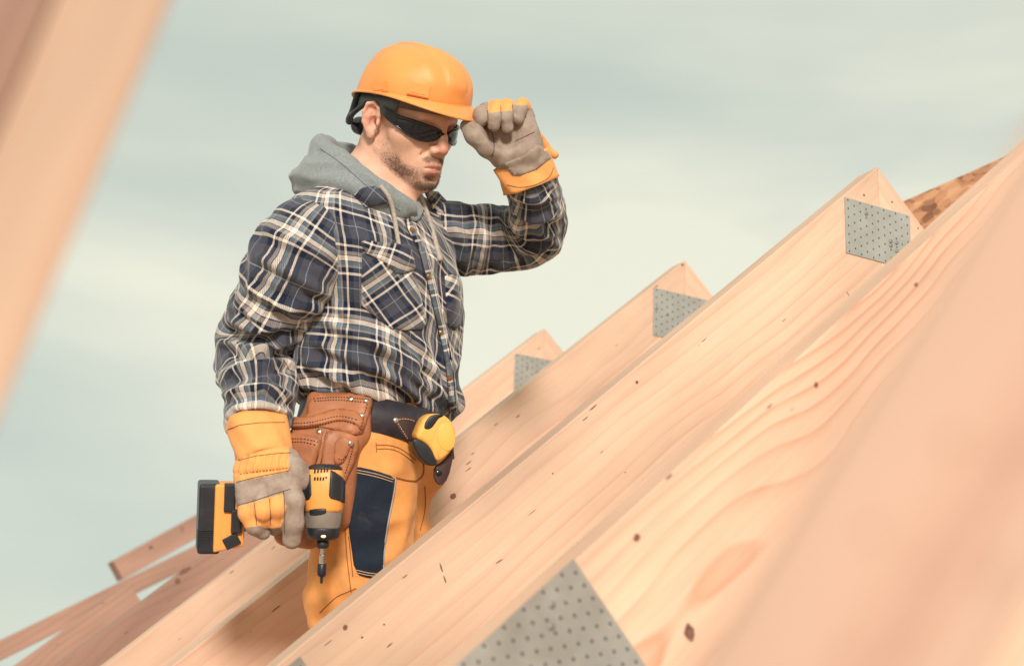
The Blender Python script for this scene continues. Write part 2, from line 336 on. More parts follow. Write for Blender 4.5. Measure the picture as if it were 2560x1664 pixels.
# jack rafters and the valley rafter that closes the row on the left
def jack(n, pa, pb, label, mat=WOOD_SHADED):
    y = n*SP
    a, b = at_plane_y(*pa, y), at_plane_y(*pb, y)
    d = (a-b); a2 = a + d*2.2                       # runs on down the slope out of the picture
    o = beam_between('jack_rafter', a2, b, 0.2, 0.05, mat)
    return tag(o, label, 'rafter', 'short rafters left of the man')
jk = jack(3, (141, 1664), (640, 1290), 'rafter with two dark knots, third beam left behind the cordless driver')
knot(jk, 3*SP, 462, 1426, .020, .0065, .65); knot(jk, 3*SP, 444, 1452, .0085, .0095, .2)
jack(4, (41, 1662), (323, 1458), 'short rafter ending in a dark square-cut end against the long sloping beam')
y5 = 4.7*SP
va = at_plane_y(-260, 1727, y5); vb = at_plane_y(640, 1290, y5)
tag(beam_between('valley_rafter', va, vb, 0.062, 0.10, WOOD_SHADED), 'long shallow rafter crossing above the short ones at lower left', 'rafter')
y6 = 5.6*SP
va = at_plane_y(283, 1401, y6); vb = at_plane_y(640, 1205, y6)
rb = tag(beam_between('roof_batten', va, vb, 0.085, 0.09, WOOD_SHADED), 'short board with a free cut end sticking out left of the driver battery', 'board')

knot(rb, y6, 377, 1368, .010, .008, .3); knot(rb, y6, 455, 1322, .004, .016, .3)
# OSB sheet at the far right, seen from below
OSB = new_mat('osb_board', (0.62, 0.33, 0.17), 0.75)
def osb_nodes(m):
    t, b = nt(m); L = t.links.new
    c = N(t, 'ShaderNodeTexCoord')
    cols = []
    for i, (sx, sy, rot) in enumerate(((18, 52, 0.5), (20, 58, -0.6), (16, 46, 1.5))):
        mpn = N(t, 'ShaderNodeMapping'); mpn.inputs['Rotation'].default_value = (0, rot, 0); mpn.inputs['Scale'].default_value = (sx, 1, sy); mpn.inputs['Location'].default_value = (i*3.1, 0, i*1.7)
        L(c.outputs['Object'], mpn.inputs[0])
        v = N(t, 'ShaderNodeTexVoronoi', inp={'Scale': 1.0}); L(mpn.outputs[0], v.inputs['Vector'])
        s_ = N(t, 'ShaderNodeSeparateColor'); L(v.outputs['Color'], s_.inputs[0]); cols.append(s_.outputs[0])
    a = N(t, 'ShaderNodeMath', operation='ADD'); L(cols[0], a.inputs[0]); L(cols[1], a.inputs[1])
    a2 = N(t, 'ShaderNodeMath', operation='ADD'); L(a.outputs[0], a2.inputs[0]); L(cols[2], a2.inputs[1])
    r = N(t, 'ShaderNodeValToRGB'); el = r.color_ramp.elements
    el[0].position = 0.18; el[0].color = (0.17, 0.07, 0.035, 1); el[1].position = 0.85; el[1].color = (0.58, 0.33, 0.18, 1)
    q = el.new(0.45); q.color = (0.42, 0.20, 0.10, 1)
    d = N(t, 'ShaderNodeMath', operation='DIVIDE'); L(a2.outputs[0], d.inputs[0]); d.inputs[1].default_value = 3.0
    L(d.outputs[0], r.inputs[0]); L(r.outputs[0], b.inputs['Base Color'])
    bp = N(t, 'ShaderNodeBump', inp={'Strength': 0.10, 'Distance': 0.001}); L(d.outputs[0], bp.inputs['Height']); L(bp.outputs[0], b.inputs['Normal'])
osb_nodes(OSB)
yo = 0.42*SP
oa = at_plane_y(2225, 518, yo); ob = at_plane_y(2760, 283, yo)
tag(beam_between('osb_panel', oa, ob, 0.55, 0.018, OSB), 'brown chipboard sheet with dark flaky edge behind the highest truss peak', 'chipboard')
# a slice of the sheet's edge seen as a second ply
# blurred boards close to the camera
def near_board(name, label, pts, d0, d1, wd, th, mat, flip=1):
    """board whose visible long edge runs through two pixels at two depths"""
    a, b = Vector(at_depth(*pts[0], d0)), Vector(at_depth(*pts[1], d1))
    x = (b-a).normalized(); vdir = Vector(ray(*pts[0])).normalized()
    z = vdir.cross(x).normalized()*flip; y = z.cross(x)
    return a, b, x, y, z
a, b, x, y, z = near_board('', '', ((-60, 1172), (472, -110)), 0.62, 0.66, 0, 0, None)
def oriented(name, a, b, x, y, z, wd, th, mat, twist=0.0):
    q = Quaternion(x, twist); y = q @ y; z = q @ z
    L_ = (b-a).length
    bm = bmesh.new()
    me = prism(name, [(0, 0), (L_, 0), (L_, -wd), (0, -wd)], 0, th, 0.002)
    o = link(name, me, None, mat)
    o.matrix_world = Matrix(((x[0], y[0], z[0], a[0]), (x[1], y[1], z[1], a[1]), (x[2], y[2], z[2], a[2]), (0, 0, 0, 1)))
    bm.free()
    return o
def long_ab(a, b, x, lo, hi): return a - x*lo, b + x*hi
a, b = long_ab(a, b, x, 0.9, 0.5)
o = oriented('wall_stud', a, b, x, y, z, 0.044, -0.09, WOOD, math.radians(SL_TW)); tag(o, 'blurred bright upright board leaning across the top left corner', 'board')
o = oriented('wall_stud', a-z*.0450, b-z*.0450, x, y, z, 0.05, -0.09, WOOD_SHADED, math.radians(SL_TW)); tag(o, 'added dark blurred strip in the very top left corner, shaded side of the bright board', 'board')  # dark strip added to stand in for the bright stud's shaded left side
a, b, x, y, z = near_board('', '', ((1735, 1664), (2575, 340)), 0.335, 0.36, 0, 0, None, -1)
a, b = long_ab(a, b, x, 0.6, 0.5)
o = oriented('wall_stud', a, b, x, y, z, 0.0545, 0.09, WOOD_TAN, math.radians(SR_TW)); tag(o, 'large blurred board filling the lower right corner nearest the camera', 'board')
for px, py, r1, r2 in ((2384, 1105, .0020, .0022), (2518, 1130, .0019, .0036), (2184, 1330, .0017, .0022), (2122, 1635, .0016, .0026), (2262, 1615, .0015, .0042), (2486, 1435, .0017, .0048), (2310, 1400, .0010, .0040)):
    rr = Vector(ray(px, py)); nn = Vector(y); kk = (Vector(a)-Vector(CAM)).dot(nn)/rr.dot(nn); hp = Vector(CAM)+rr*kk; lc = o.matrix_world.inverted() @ hp; bm = bmesh.new(); K_ = 14
    vs = [bm.verts.new((lc.x+r2*math.cos(2*math.pi*i/K_), -.0003, lc.z+r1*math.sin(2*math.pi*i/K_))) for i in range(K_)]; lo_ = [bm.verts.new((v.co.x, .0008, v.co.z)) for v in vs]; bm.faces.new(vs)
    for i in range(K_): bm.faces.new((vs[i], vs[(i+1) % K_], lo_[(i+1) % K_], lo_[i]))
    link('knot', bm_mesh('knot', bm), o, KNOT_PALE)
# walkway under the man
wk = link('walkway_plank', prism('walkway_plank', [(-1.10, 0), (-0.80, 0), (-0.80, -0.0445), (-1.10, -0.0445)], -0.55, 1.2), None, WOOD)
wk.location = (0, 0, ZP+ZF); tag(wk, 'walkway plank laid across the ceiling joists under the man', 'plank')
wk2 = link('walkway_plank', wk.data, None); wk2.location = (-0.32, 0.03, ZP+ZF); tag(wk2, 'second walkway plank on the joists, on the eaves side', 'plank')

# ================================================================ the man: implicit surfaces meshed with surface nets
OB = at_depth(945, 1010, D0)
MO = np.array([OB[0], OB[1], ZP+ZF])                       # ground point of the man
MX, MY = np.array([_cy, _sy, 0.0]), np.array([-_sy, _cy, 0.0])
MZ = np.array([0.0, 0.0, 1.0]); MR = np.stack([MX, MY, MZ])   # rows: man axes in world
def toM(w): return MR @ (np.asarray(w)-MO)
def U(px, py, n=0.0): return toM(at_depth(px, py, D0-n))
def dirM(v): return MR @ np.asarray(v)
CR, CU, CN = dirM(R_), dirM(U_), dirM(-W_)                  # camera right, up, towards-camera in man axes
CAMM = toM(CAM)
def pxM(P):
    """picture coordinates of man-frame points"""
    d = (np.asarray(P)-CAMM); z = -(d @ CN)
    return np.stack([1280+FPX*(d @ CR)/z, 832-FPX*(d @ CU)/z], -1)

_rng = np.random.default_rng(5); _tab = _rng.random((64, 64, 64)).astype(np.float32)
def vnoise(P):
    P = np.asarray(P, np.float32); i = np.floor(P).astype(np.int32); f = P-i; f = f*f*(3-2*f); i &= 63; j = (i+1) & 63
    x0, y0, z0 = i.T; x1, y1, z1 = j.T; fx, fy, fz = f.T
    def l(a, b, t): return a+(b-a)*t
    return l(l(l(_tab[x0, y0, z0], _tab[x1, y0, z0], fx), l(_tab[x0, y1, z0], _tab[x1, y1, z0], fx), fy),
             l(l(_tab[x0, y0, z1], _tab[x1, y0, z1], fx), l(_tab[x0, y1, z1], _tab[x1, y1, z1], fx), fy), fz)
def fbm(P, o=3):
    P = np.asarray(P, np.float32); r = 0; a = 0.5
    for k in range(o): r = r + a*vnoise(P*(2**k)+17.3*k); a *= 0.5
    return r/(1-0.5**o)
def ridge(P):
    return 1-np.abs(2*vnoise(P)-1)
def sstep(a, b, x): t = np.clip((x-a)/(b-a), 0, 1); return t*t*(3-2*t)

def smin(a, b, k):
    h = np.maximum(k-np.abs(a-b), 0)/k; return np.minimum(a, b)-h*h*k*0.25
def smax(a, b, k): return -smin(-a, -b, k)
def rcone(P, a, b, ra, rb):
    a = np.asarray(a, np.float32); b = np.asarray(b, np.float32); ab = b-a; pa = P-a
    t = np.clip((pa @ ab)/max(float(ab @ ab), 1e-9), 0, 1)
    return np.linalg.norm(pa-t[:, None]*ab, axis=1)-(ra+t*(rb-ra))
def chain(P, pts, rads, k=0.01):
    d = None
    for i in range(len(pts)-1):
        q = rcone(P, pts[i], pts[i+1], rads[i], rads[i+1]); d = q if d is None else smin(d, q, k)
    return d
def ell(P, c, r, A=None):
    p = P-np.asarray(c, np.float32)
    if A is not None: p = p @ np.asarray(A, np.float32).T
    r = np.asarray(r, np.float32); k0 = np.linalg.norm(p/r, axis=1); k1 = np.linalg.norm(p/(r*r), axis=1)
    return k0*(k0-1)/np.maximum(k1, 1e-6)
def rbox(P, c, h, rad, A=None):
    p = P-np.asarray(c, np.float32)
    if A is not None: p = p @ np.asarray(A, np.float32).T
    q = np.abs(p)-(np.asarray(h, np.float32)-rad)
    return np.linalg.norm(np.maximum(q, 0), axis=1)+np.minimum(q.max(1), 0)-rad
def loft(P, st, phi, k=0.02):
    """stack of level ellipses: rows z, cx, cy, half width, half depth"""
    st = np.asarray(sorted(st), np.float32); z = P[:, 2]; I = lambda c: np.interp(z, st[:, 0], st[:, c])
    x = P[:, 0]-I(1); y = P[:, 1]-I(2); a, b = I(3), I(4)
    u = -math.cos(phi)*x-math.sin(phi)*y; v = math.sin(phi)*x-math.cos(phi)*y
    k0 = np.sqrt((u/a)**2+(v/b)**2)+1e-6; k1 = np.sqrt((u/(a*a))**2+(v/(b*b))**2)+1e-6
    d = k0*(k0-1)/k1
    return smax(d, np.maximum(z-st[-1, 0], st[0, 0]-z), k)

def surface_net(f, lo, hi, h, smooth=1):
    lo = np.asarray(lo, np.float64); hi = np.asarray(hi, np.float64); B = 8
    n = (np.ceil((hi-lo)/h/B).astype(int))*B
    nb = n//B
    bi = np.stack(np.meshgrid(*[np.arange(k) for k in nb], indexing='ij'), -1).reshape(-1, 3)
    ctr = (lo+(bi*B+(B-1)/2)*h).astype(np.float32)
    dc = f(ctr); half = B*h*0.5*1.75
    D = np.repeat(np.repeat(np.repeat(dc.reshape(nb), B, 0), B, 1), B, 2).astype(np.float32)
    act = np.abs(dc) < half*1.7
    off = np.stack(np.meshgrid(*[np.arange(B)]*3, indexing='ij'), -1).reshape(-1, 3)
    ai = bi[act]
    for s in range(0, len(ai), 1500):
        a = ai[s:s+1500]
        idx = (a[:, None, :]*B+off[None]).reshape(-1, 3)
        D[idx[:, 0], idx[:, 1], idx[:, 2]] = f((lo+idx*h).astype(np.float32))
    S = D < 0
    cs = [(i, j, k) for i in (0, 1) for j in (0, 1) for k in (0, 1)]
    sl = lambda A, c: A[c[0]:A.shape[0]-1+c[0], c[1]:A.shape[1]-1+c[1], c[2]:A.shape[2]-1+c[2]]
    cnt = sum(sl(S, c).astype(np.int8) for c in cs)
    m = (cnt > 0) & (cnt < 8); ids = np.full(m.shape, -1, np.int64); cells = np.argwhere(m); ids[m] = np.arange(len(cells))
    acc = np.zeros((len(cells), 3)); w = np.zeros(len(cells))
    val = {c: D[cells[:, 0]+c[0], cells[:, 1]+c[1], cells[:, 2]+c[2]] for c in cs}
    for c in cs:
        for ax in range(3):
            if c[ax] == 0:
                e = list(c); e[ax] = 1; e = tuple(e); a, b = val[c], val[e]; x = (a < 0) != (b < 0)
                t = np.where(x, a/np.where(x, a-b, 1), 0)
                p = np.array(c, float)[None]+0*acc; p[:, ax] = t
                acc += np.where(x[:, None], p, 0); w += x
    V = lo+(cells+acc/w[:, None])*h
    Q = []
    for ax in range(3):
        u, v = (ax+1) % 3, (ax+2) % 3
        s0 = np.take(S, range(S.shape[ax]-1), ax); s1 = np.take(S, range(1, S.shape[ax]), ax)
        ed = np.argwhere(s0 != s1)
        ok = (ed[:, u] > 0) & (ed[:, v] > 0) & (ed[:, u] < S.shape[u]-1) & (ed[:, v] < S.shape[v]-1); ed = ed[ok]
        inside0 = S[ed[:, 0], ed[:, 1], ed[:, 2]]
        q = []
        for du, dv in ((1, 1), (0, 1), (0, 0), (1, 0)):
            c = ed.copy(); c[:, u] -= du; c[:, v] -= dv; q.append(ids[c[:, 0], c[:, 1], c[:, 2]])
        q = np.stack(q, 1); q[~inside0] = q[~inside0][:, ::-1]; Q.append(q)
    Q = np.concatenate(Q); Q = Q[(Q >= 0).all(1)]
    for _ in range(smooth): V = lap(V, Q)
    return V, Q
def lap(V, Q, lam=0.5):
    acc = np.zeros_like(V); w = np.zeros(len(V))
    for i in range(4):
        a, b = Q[:, i], Q[:, (i+1) % 4]
        for c in range(3):
            acc[:, c] += np.bincount(a, V[b, c], len(V)) + np.bincount(b, V[a, c], len(V))
        w += np.bincount(a, minlength=len(V)) + np.bincount(b, minlength=len(V))
    return V*(1-lam)+lam*acc/np.maximum(w, 1)[:, None]
def normals(V, Q):
    n = np.cross(V[Q[:, 2]]-V[Q[:, 0]], V[Q[:, 3]]-V[Q[:, 1]]); out = np.zeros_like(V)
    for i in range(4):
        for c in range(3): out[:, c] += np.bincount(Q[:, i], n[:, c], len(V))
    return out/np.maximum(np.linalg.norm(out, axis=1), 1e-12)[:, None]
def np_mesh(name, V, Q, uv=None, attrs=None, period=None, mats_idx=None, smooth=True):
    me = bpy.data.meshes.new(name); nv, nq = len(V), len(Q)
    me.vertices.add(nv); me.vertices.foreach_set('co', np.asarray(V, np.float32).ravel())
    me.loops.add(nq*4); me.loops.foreach_set('vertex_index', np.asarray(Q, np.int32).ravel())
    me.polygons.add(nq); me.polygons.foreach_set('loop_start', np.arange(0, nq*4, 4, dtype=np.int32))
    try: me.polygons.foreach_set('loop_total', np.full(nq, 4, np.int32))
    except Exception: pass
    me.polygons.foreach_set('use_smooth', np.full(nq, smooth))
    if mats_idx is not None: me.polygons.foreach_set('material_index', np.asarray(mats_idx, np.int32))
    if uv is not None:
        c = uv[Q].astype(np.float64)                      # nq,4,2
        if period is not None:
            P_ = np.broadcast_to(np.asarray(period), (nv,))[Q]
            u = c[:, :, 0]; mx_ = u.max(1, keepdims=True); u = np.where(mx_-u > P_*0.5, u+P_, u); c[:, :, 0] = u
        l = me.uv_layers.new(name='UVMap'); l.data.foreach_set('uv', c.reshape(-1).astype(np.float32))
    for k, a in (attrs or {}).items():
        at = me.attributes.new(k, 'FLOAT', 'POINT'); at.data.foreach_set('value', np.asarray(a, np.float32))
    me.update(); me.validate()
    return me
def bounds(pts, m):
    p = np.asarray(pts); return p.min(0)-m, p.max(0)+m
def bone_coords(V, pts, rads):
    """length along a chain of bones, angle around it, per vertex"""
    pts = np.asarray(pts, float); seg = np.linalg.norm(np.diff(pts, axis=0), axis=1); cum = np.concatenate([[0], np.cumsum(seg)])
    best = np.full(len(V), 1e9); S = np.zeros(len(V)); C = np.zeros_like(V); T = np.zeros_like(V)
    for i in range(len(seg)):
        ab = pts[i+1]-pts[i]; t = (V-pts[i]) @ ab/(ab @ ab)
        lo_, hi_ = (-9 if i == 0 else 0), (9 if i == len(seg)-1 else 1)
        tc_ = np.clip(t, lo_, hi_); c = pts[i]+tc_[:, None]*ab; d = np.linalg.norm(V-c, axis=1)
        m_ = d < best; best[m_] = d[m_]; S[m_] = (cum[i]+tc_*seg[i])[m_]; C[m_] = c[m_]; T[m_] = ab/seg[i]
    # smooth tangent
    ts = np.stack([np.interp(S, (cum[:-1]+cum[1:])/2, (np.diff(pts, axis=0)/seg[:, None])[:, k]) for k in range(3)], 1)
    ts /= np.linalg.norm(ts, axis=1)[:, None]
    ref = np.array([0.35, 1.0, 0.12]); ref = ref/np.linalg.norm(ref)          # away from the camera: the seam lies on the hidden side
    e1 = ref-(ts @ ref)[:, None]*ts; e1 /= np.linalg.norm(e1, axis=1)[:, None]; e2 = np.cross(ts, e1)
    d = V-C; th = np.arctan2((d*e2).sum(1), (d*e1).sum(1)) % (2*math.pi)
    return S, th

def catmull(p, m=8):
    p = [np.asarray(q, float) for q in p]; p = [2*p[0]-p[1]]+p+[2*p[-1]-p[-2]]; o = []
    for i in range(1, len(p)-2):
        for s in range(m):
            t = s/m; a, b, c, d = p[i-1:i+3]
            o.append(.5*((2*b)+(-a+c)*t+(2*a-5*b+4*c-d)*t*t+(-a+3*b-3*c+d)*t**3))
    return o+[p[-2]]
def smooth_poly(poly, it=2, closed=True):
    """Chaikin corner cutting"""
    p = [np.array(q, float) for q in poly]
    for _ in range(it):
        o = []; n = len(p)
        for i in range(n if closed else n-1):
            a, b = p[i], p[(i+1) % n]; o += [a*.75+b*.25, a*.25+b*.75]
        p = o if closed else [p[0]]+o+[p[-1]]
    return [tuple(q) for q in p]
# ---------------------------------------------------------------- pose
PHI = math.radians(50)
FB = math.sin(PHI)*np.array([1., 0, 0])-math.cos(PHI)*np.array([0, 1., 0]); RB = -math.cos(PHI)*np.array([1., 0, 0])-math.sin(PHI)*np.array([0, 1., 0])
PSI, PT = math.radians(47.5), math.radians(20.5)
HF = math.sin(PSI)*math.cos(PT)*CR-math.sin(PT)*CU+math.cos(PSI)*math.cos(PT)*CN
HU = math.sin(PSI)*math.sin(PT)*CR+math.cos(PT)*CU+math.cos(PSI)*math.sin(PT)*CN
HR_ = np.cross(HF, HU)                                     # the man's right
HA = np.stack([HR_, HF, HU]); HO = U(1016, 309, 0.0)       # head frame: rows are right, forward, up
def H(p): return HO+np.asarray(p) @ HA                      # head frame -> man frame
ARM_R = [U(772, 598, .122), U(742, 645, .132), U(720, 700, .135), U(672, 800, .10), U(632, 872, .07), U(645, 950, .14), U(643, 1050, .215)]
ARM_RR = [.074, .078, .077, .070, .061, .058, .054]
ARM_L = [U(1075, 590, -.10), U(1200, 600, -.13), U(1298, 600, -.13), U(1338, 572, -.11), U(1336, 505, -.03), U(1326, 445, .04)]
ARM_LR = [.070, .063, .054, .049, .046, .042]
def stn(px, py, a, b, n=0.0):
    q = U(px, py, n); return (q[2], q[0], q[1], a, b)
TORSO = [stn(945, 1034, .158, .118), stn(941, 1012, .162, .124), stn(938, 985, .178, .138), stn(936, 930, .178, .138), stn(942, 850, .172, .134),
         stn(942, 760, .182, .140), stn(938, 680, .184, .140), stn(925, 610, .176, .130), stn(915, 560, .150, .112), stn(925, 525, .100, .082), stn(938, 506, .06, .055)]
NB = U(925, 490, .0)
root_person = None

# ---------------------------------------------------------------- body (head, neck and the body under the clothes)
EARA = None
def sd_head(P):
    p = (P-HO.astype(np.float32)) @ HA.T.astype(np.float32)         # to head frame
    s = p.copy(); s[:, 0] = np.abs(s[:, 0])
    d = ell(p, (0, -.006, .046), (.077, .099, .090))
    d = smin(d, ell(p, (0, .034, -.028), (.061, .060, .082)), .03)
    d = smin(d, ell(s, (.042, .049, -.012), (.025, .027, .021)), .022)          # cheekbones
    d = smin(d, rcone(s, (.051, .006, -.050), (.015, .076, -.086), .013, .016), .026)   # jaw
    d = smin(d, ell(p, (0, .080, -.088), (.022, .018, .017)), .02)              # chin
    d = smin(d, ell(p, (0, .070, -.054), (.033, .033, .034)), .02)              # muzzle
    d = smin(d, rcone(s, (.036, .078, .030), (.0, .089, .027), .010, .010), .016)   # brow
    d = smax(d, -ell(s, (.034, .100, .010), (.021, .014, .013)), .014)          # eye sockets
    d = smin(d, ell(s, (.032, .078, .010), (.013, .012, .011)), .004)
    d = smin(d, chain(p, [(0, .086, .026), (0, .102, .002), (0, .1115, -.019)], [.0075, .0085, .0105], .006), .012)   # nose
    d = smin(d, ell(s, (.0125, .0985, -.0255), (.0085, .0115, .0085)), .006)
    d = smax(d, -ell(s, (.0072, .1055, -.0335), (.0036, .0062, .0042)), .003)
    d = smax(d, -rcone(s, (.021, .094, -.026), (.034, .072, -.056), .0012, .0018), .010)   # nasolabial fold
    d = smin(d, chain(s, [(.0, .1035, -.0515), (.010, .1005, -.0520), (.024, .088, -.0580)], [.0050, .0050, .0022], .004), .005)
    d = smin(d, chain(s, [(.0, .1000, -.0655), (.011, .0970, -.0650), (.023, .0870, -.0595)], [.0062, .0058, .0022], .004), .005)
    d = smax(d, -chain(s, [(.0, .1085, -.0590), (.012, .1035, -.0588), (.026, .0890, -.0600)], [.0016, .0016, .0012], .002), .003)
    d = smax(d, -ell(p, (0, .101, -.079), (.018, .008, .006)), .010)            # chin crease
    # ear
    ca, sa_ = math.cos(.40), -math.sin(.40)
    A = np.array([[ca, -sa_, 0], [sa_, ca, 0], [0, 0, 1]]) @ np.array([[1, 0, 0], [0, math.cos(.12), math.sin(.12)], [0, -math.sin(.12), math.cos(.12)]])
    e = (s-np.array([.0785, -.003, -.002], np.float32)) @ A.T.astype(np.float32)  # x out, y forward, z up
    de = ell(e, (.004, -.002, .004), (.0075, .0165, .0285))
    rim = [(.0085, .0125, .008), (.0105, .011, .022), (.0115, .000, .031), (.0115, -.0115, .027), (.0110, -.0175, .012), (.0100, -.0160, -.006), (.008, -.008, -.020)]
    de = smin(de, chain(e, rim, [.0030, .0034, .0036, .0037, .0036, .0034, .0036], .003), .005)
    de = smax(de, -ell(e, (.0135, .0030, -.004), (.0120, .0088, .0125)), .003)
    de = smax(de, -ell(e, (.0140, -.002, .016), (.0085, .0090, .0095)), .004)
    de = smin(de, chain(e, [(.0085, -.009, -.010), (.0095, -.0095, .004), (.0090, -.004, .014)], [.0028, .0030, .0022], .003), .004)
    de = smax(de, -ell(e, (.004, .0055, -.004), (.010, .0042, .0055)), .003)
    de = smin(de, ell(e, (.0055, .000, -.0265), (.0050, .0080, .0090)), .006)     # lobe
    de = smin(de, ell(e, (.0070, .0120, -.004), (.0045, .0035, .0065)), .004)     # tragus
    d = smin(d, de, .005)
    # neck
    nb = [(0, -.030, -.02)]
    dn = chain(P, [H((0, -.028, .00)), H((0, -.030, -.075)), NB+np.array([0, 0, .02]), NB+np.array([-.01, 0.01, -.07])], [.054, .052, .060, .085], .03)
    scm = rcone(P, H((.058, -.030, -.045)), U(1012, 512, .050), .013, .011)
    scm2 = rcone(P, H((-.058, -.030, -.045)), U(1024, 512, .030), .013, .011)
    dn = smin(dn, scm, .022); dn = smin(dn, scm2, .022)
    lar = ell(P, H((0, .040, -.135)), (.016, .016, .018))
    dn = smin(dn, lar, .022)
    d = smin(d, dn, .030)
    return d
def sd_body(P):
    d = loft(P, [(z, x, y, a*.8, b*.8) for z, x, y, a, b in TORSO], PHI)
    d = smin(d, chain(P, ARM_R, [r*.6 for r in ARM_RR]), .03); d = smin(d, chain(P, ARM_L, [r*.6 for r in ARM_LR]), .03)
    for L_ in (LEG_R, LEG_L): d = smin(d, chain(P, L_, [.075, .062, .045, .036]), .04)
    d = smin(d, chain(P, [H((0, -.028, -.02)), NB, NB+np.array([0, 0, -.12])], [.04, .05, .08]), .04)
    return d
hip_r, hip_l = U(905, 1185, .070), U(962, 1185, -.055)
kn_r, kn_l = U(912, 1480, .075), U(958, 1480, -.06)
LEG_R = [hip_r, kn_r, np.array([kn_r[0]+.01, kn_r[1]+.03, .30]), np.array([kn_r[0]+.0, kn_r[1]+.05, .06])]
LEG_L = [hip_l, kn_l, np.array([kn_l[0]+.01, kn_l[1]+.03, .30]), np.array([kn_l[0]+.0, kn_l[1]+.05, .06])]
Vh, Qh = surface_net(sd_head, HO+np.array([-.16, -.17, -.30]), HO+np.array([.17, .16, .15]), .0019, 1)
Vb, Qb = surface_net(sd_body, (-.45, -.50, -.02), (.50, .45, 1.50), .012, 1)
lp = (Vh-HO) @ HA.T; ls = lp.copy(); ls[:, 0] = np.abs(ls[:, 0])
# tone masks in the head frame
def blob(c, r): return np.clip(1-np.linalg.norm((ls-np.array(c))/np.array(r), axis=1), 0, 1)
zj = -.058-.52*(ls[:, 1]-.010)
jawline = sstep(-.012, .006, ls[:, 2]-zj)*sstep(.056, .016, ls[:, 2]-zj)
front = sstep(-.030, .012, ls[:, 1])
lipm = np.clip(np.maximum(blob((0, .104, -.0525), (.024, .02, .0062))*2.2, blob((0, .102, -.0655), (.023, .02, .0078))*2.2), 0, 1)
cheek = sstep(.0, .6, blob((.040, .075, -.045), (.026, .03, .026)))
mous = np.clip(blob((.010, .105, -.043), (.030, .03, .0105))*1.8, 0, 1)
beard = jawline*front*(1-.6*cheek)*np.interp(ls[:, 1], [0, .03, .06], [.40, .65, 1.0])
soul = np.clip(blob((0, .1, -.078), (.009, .02, .010))*1.6, 0, 1)
under = 1-np.clip(blob((.018, .096, -.078), (.011, .02, .010))*1.5, 0, 1)*.6
side = np.clip(blob((.062, .030, -.020), (.03, .022, .05))*1.4, 0, 1)*.38              # sideburn and cheek stubble
beard = np.clip(np.maximum.reduce([beard*under, mous*.9, soul, side]), 0, 1)*(1-lipm)
hairm = sstep(.010, -.030, ls[:, 1]+.35*(.03-ls[:, 2]))*sstep(-.075, -.045, ls[:, 2])*(ls[:, 0] < .0745)
hairm = hairm*sstep(.10, .0, np.abs(ls[:, 2])*.0)
red = np.clip(blob((0, .115, -.02), (.018, .03, .02))*1.5+blob((.085, -.015, .0), (.02, .03, .04))*1.3+lipm*.9, 0, 1)
nb_ = len(Vh)
V = np.concatenate([Vh, Vb]); Q = np.concatenate([Qh, Qb+nb_])
z_ = np.zeros(len(Vb))
me = np_mesh('person', V, Q, attrs={'beard': np.concatenate([beard, z_]), 'hair': np.concatenate([hairm, z_]), 'red': np.concatenate([red, z_]), 'lip': np.concatenate([lipm, z_])})
SKIN = new_mat('skin', (0.62, 0.33, 0.22), 0.48, spec=0.4)
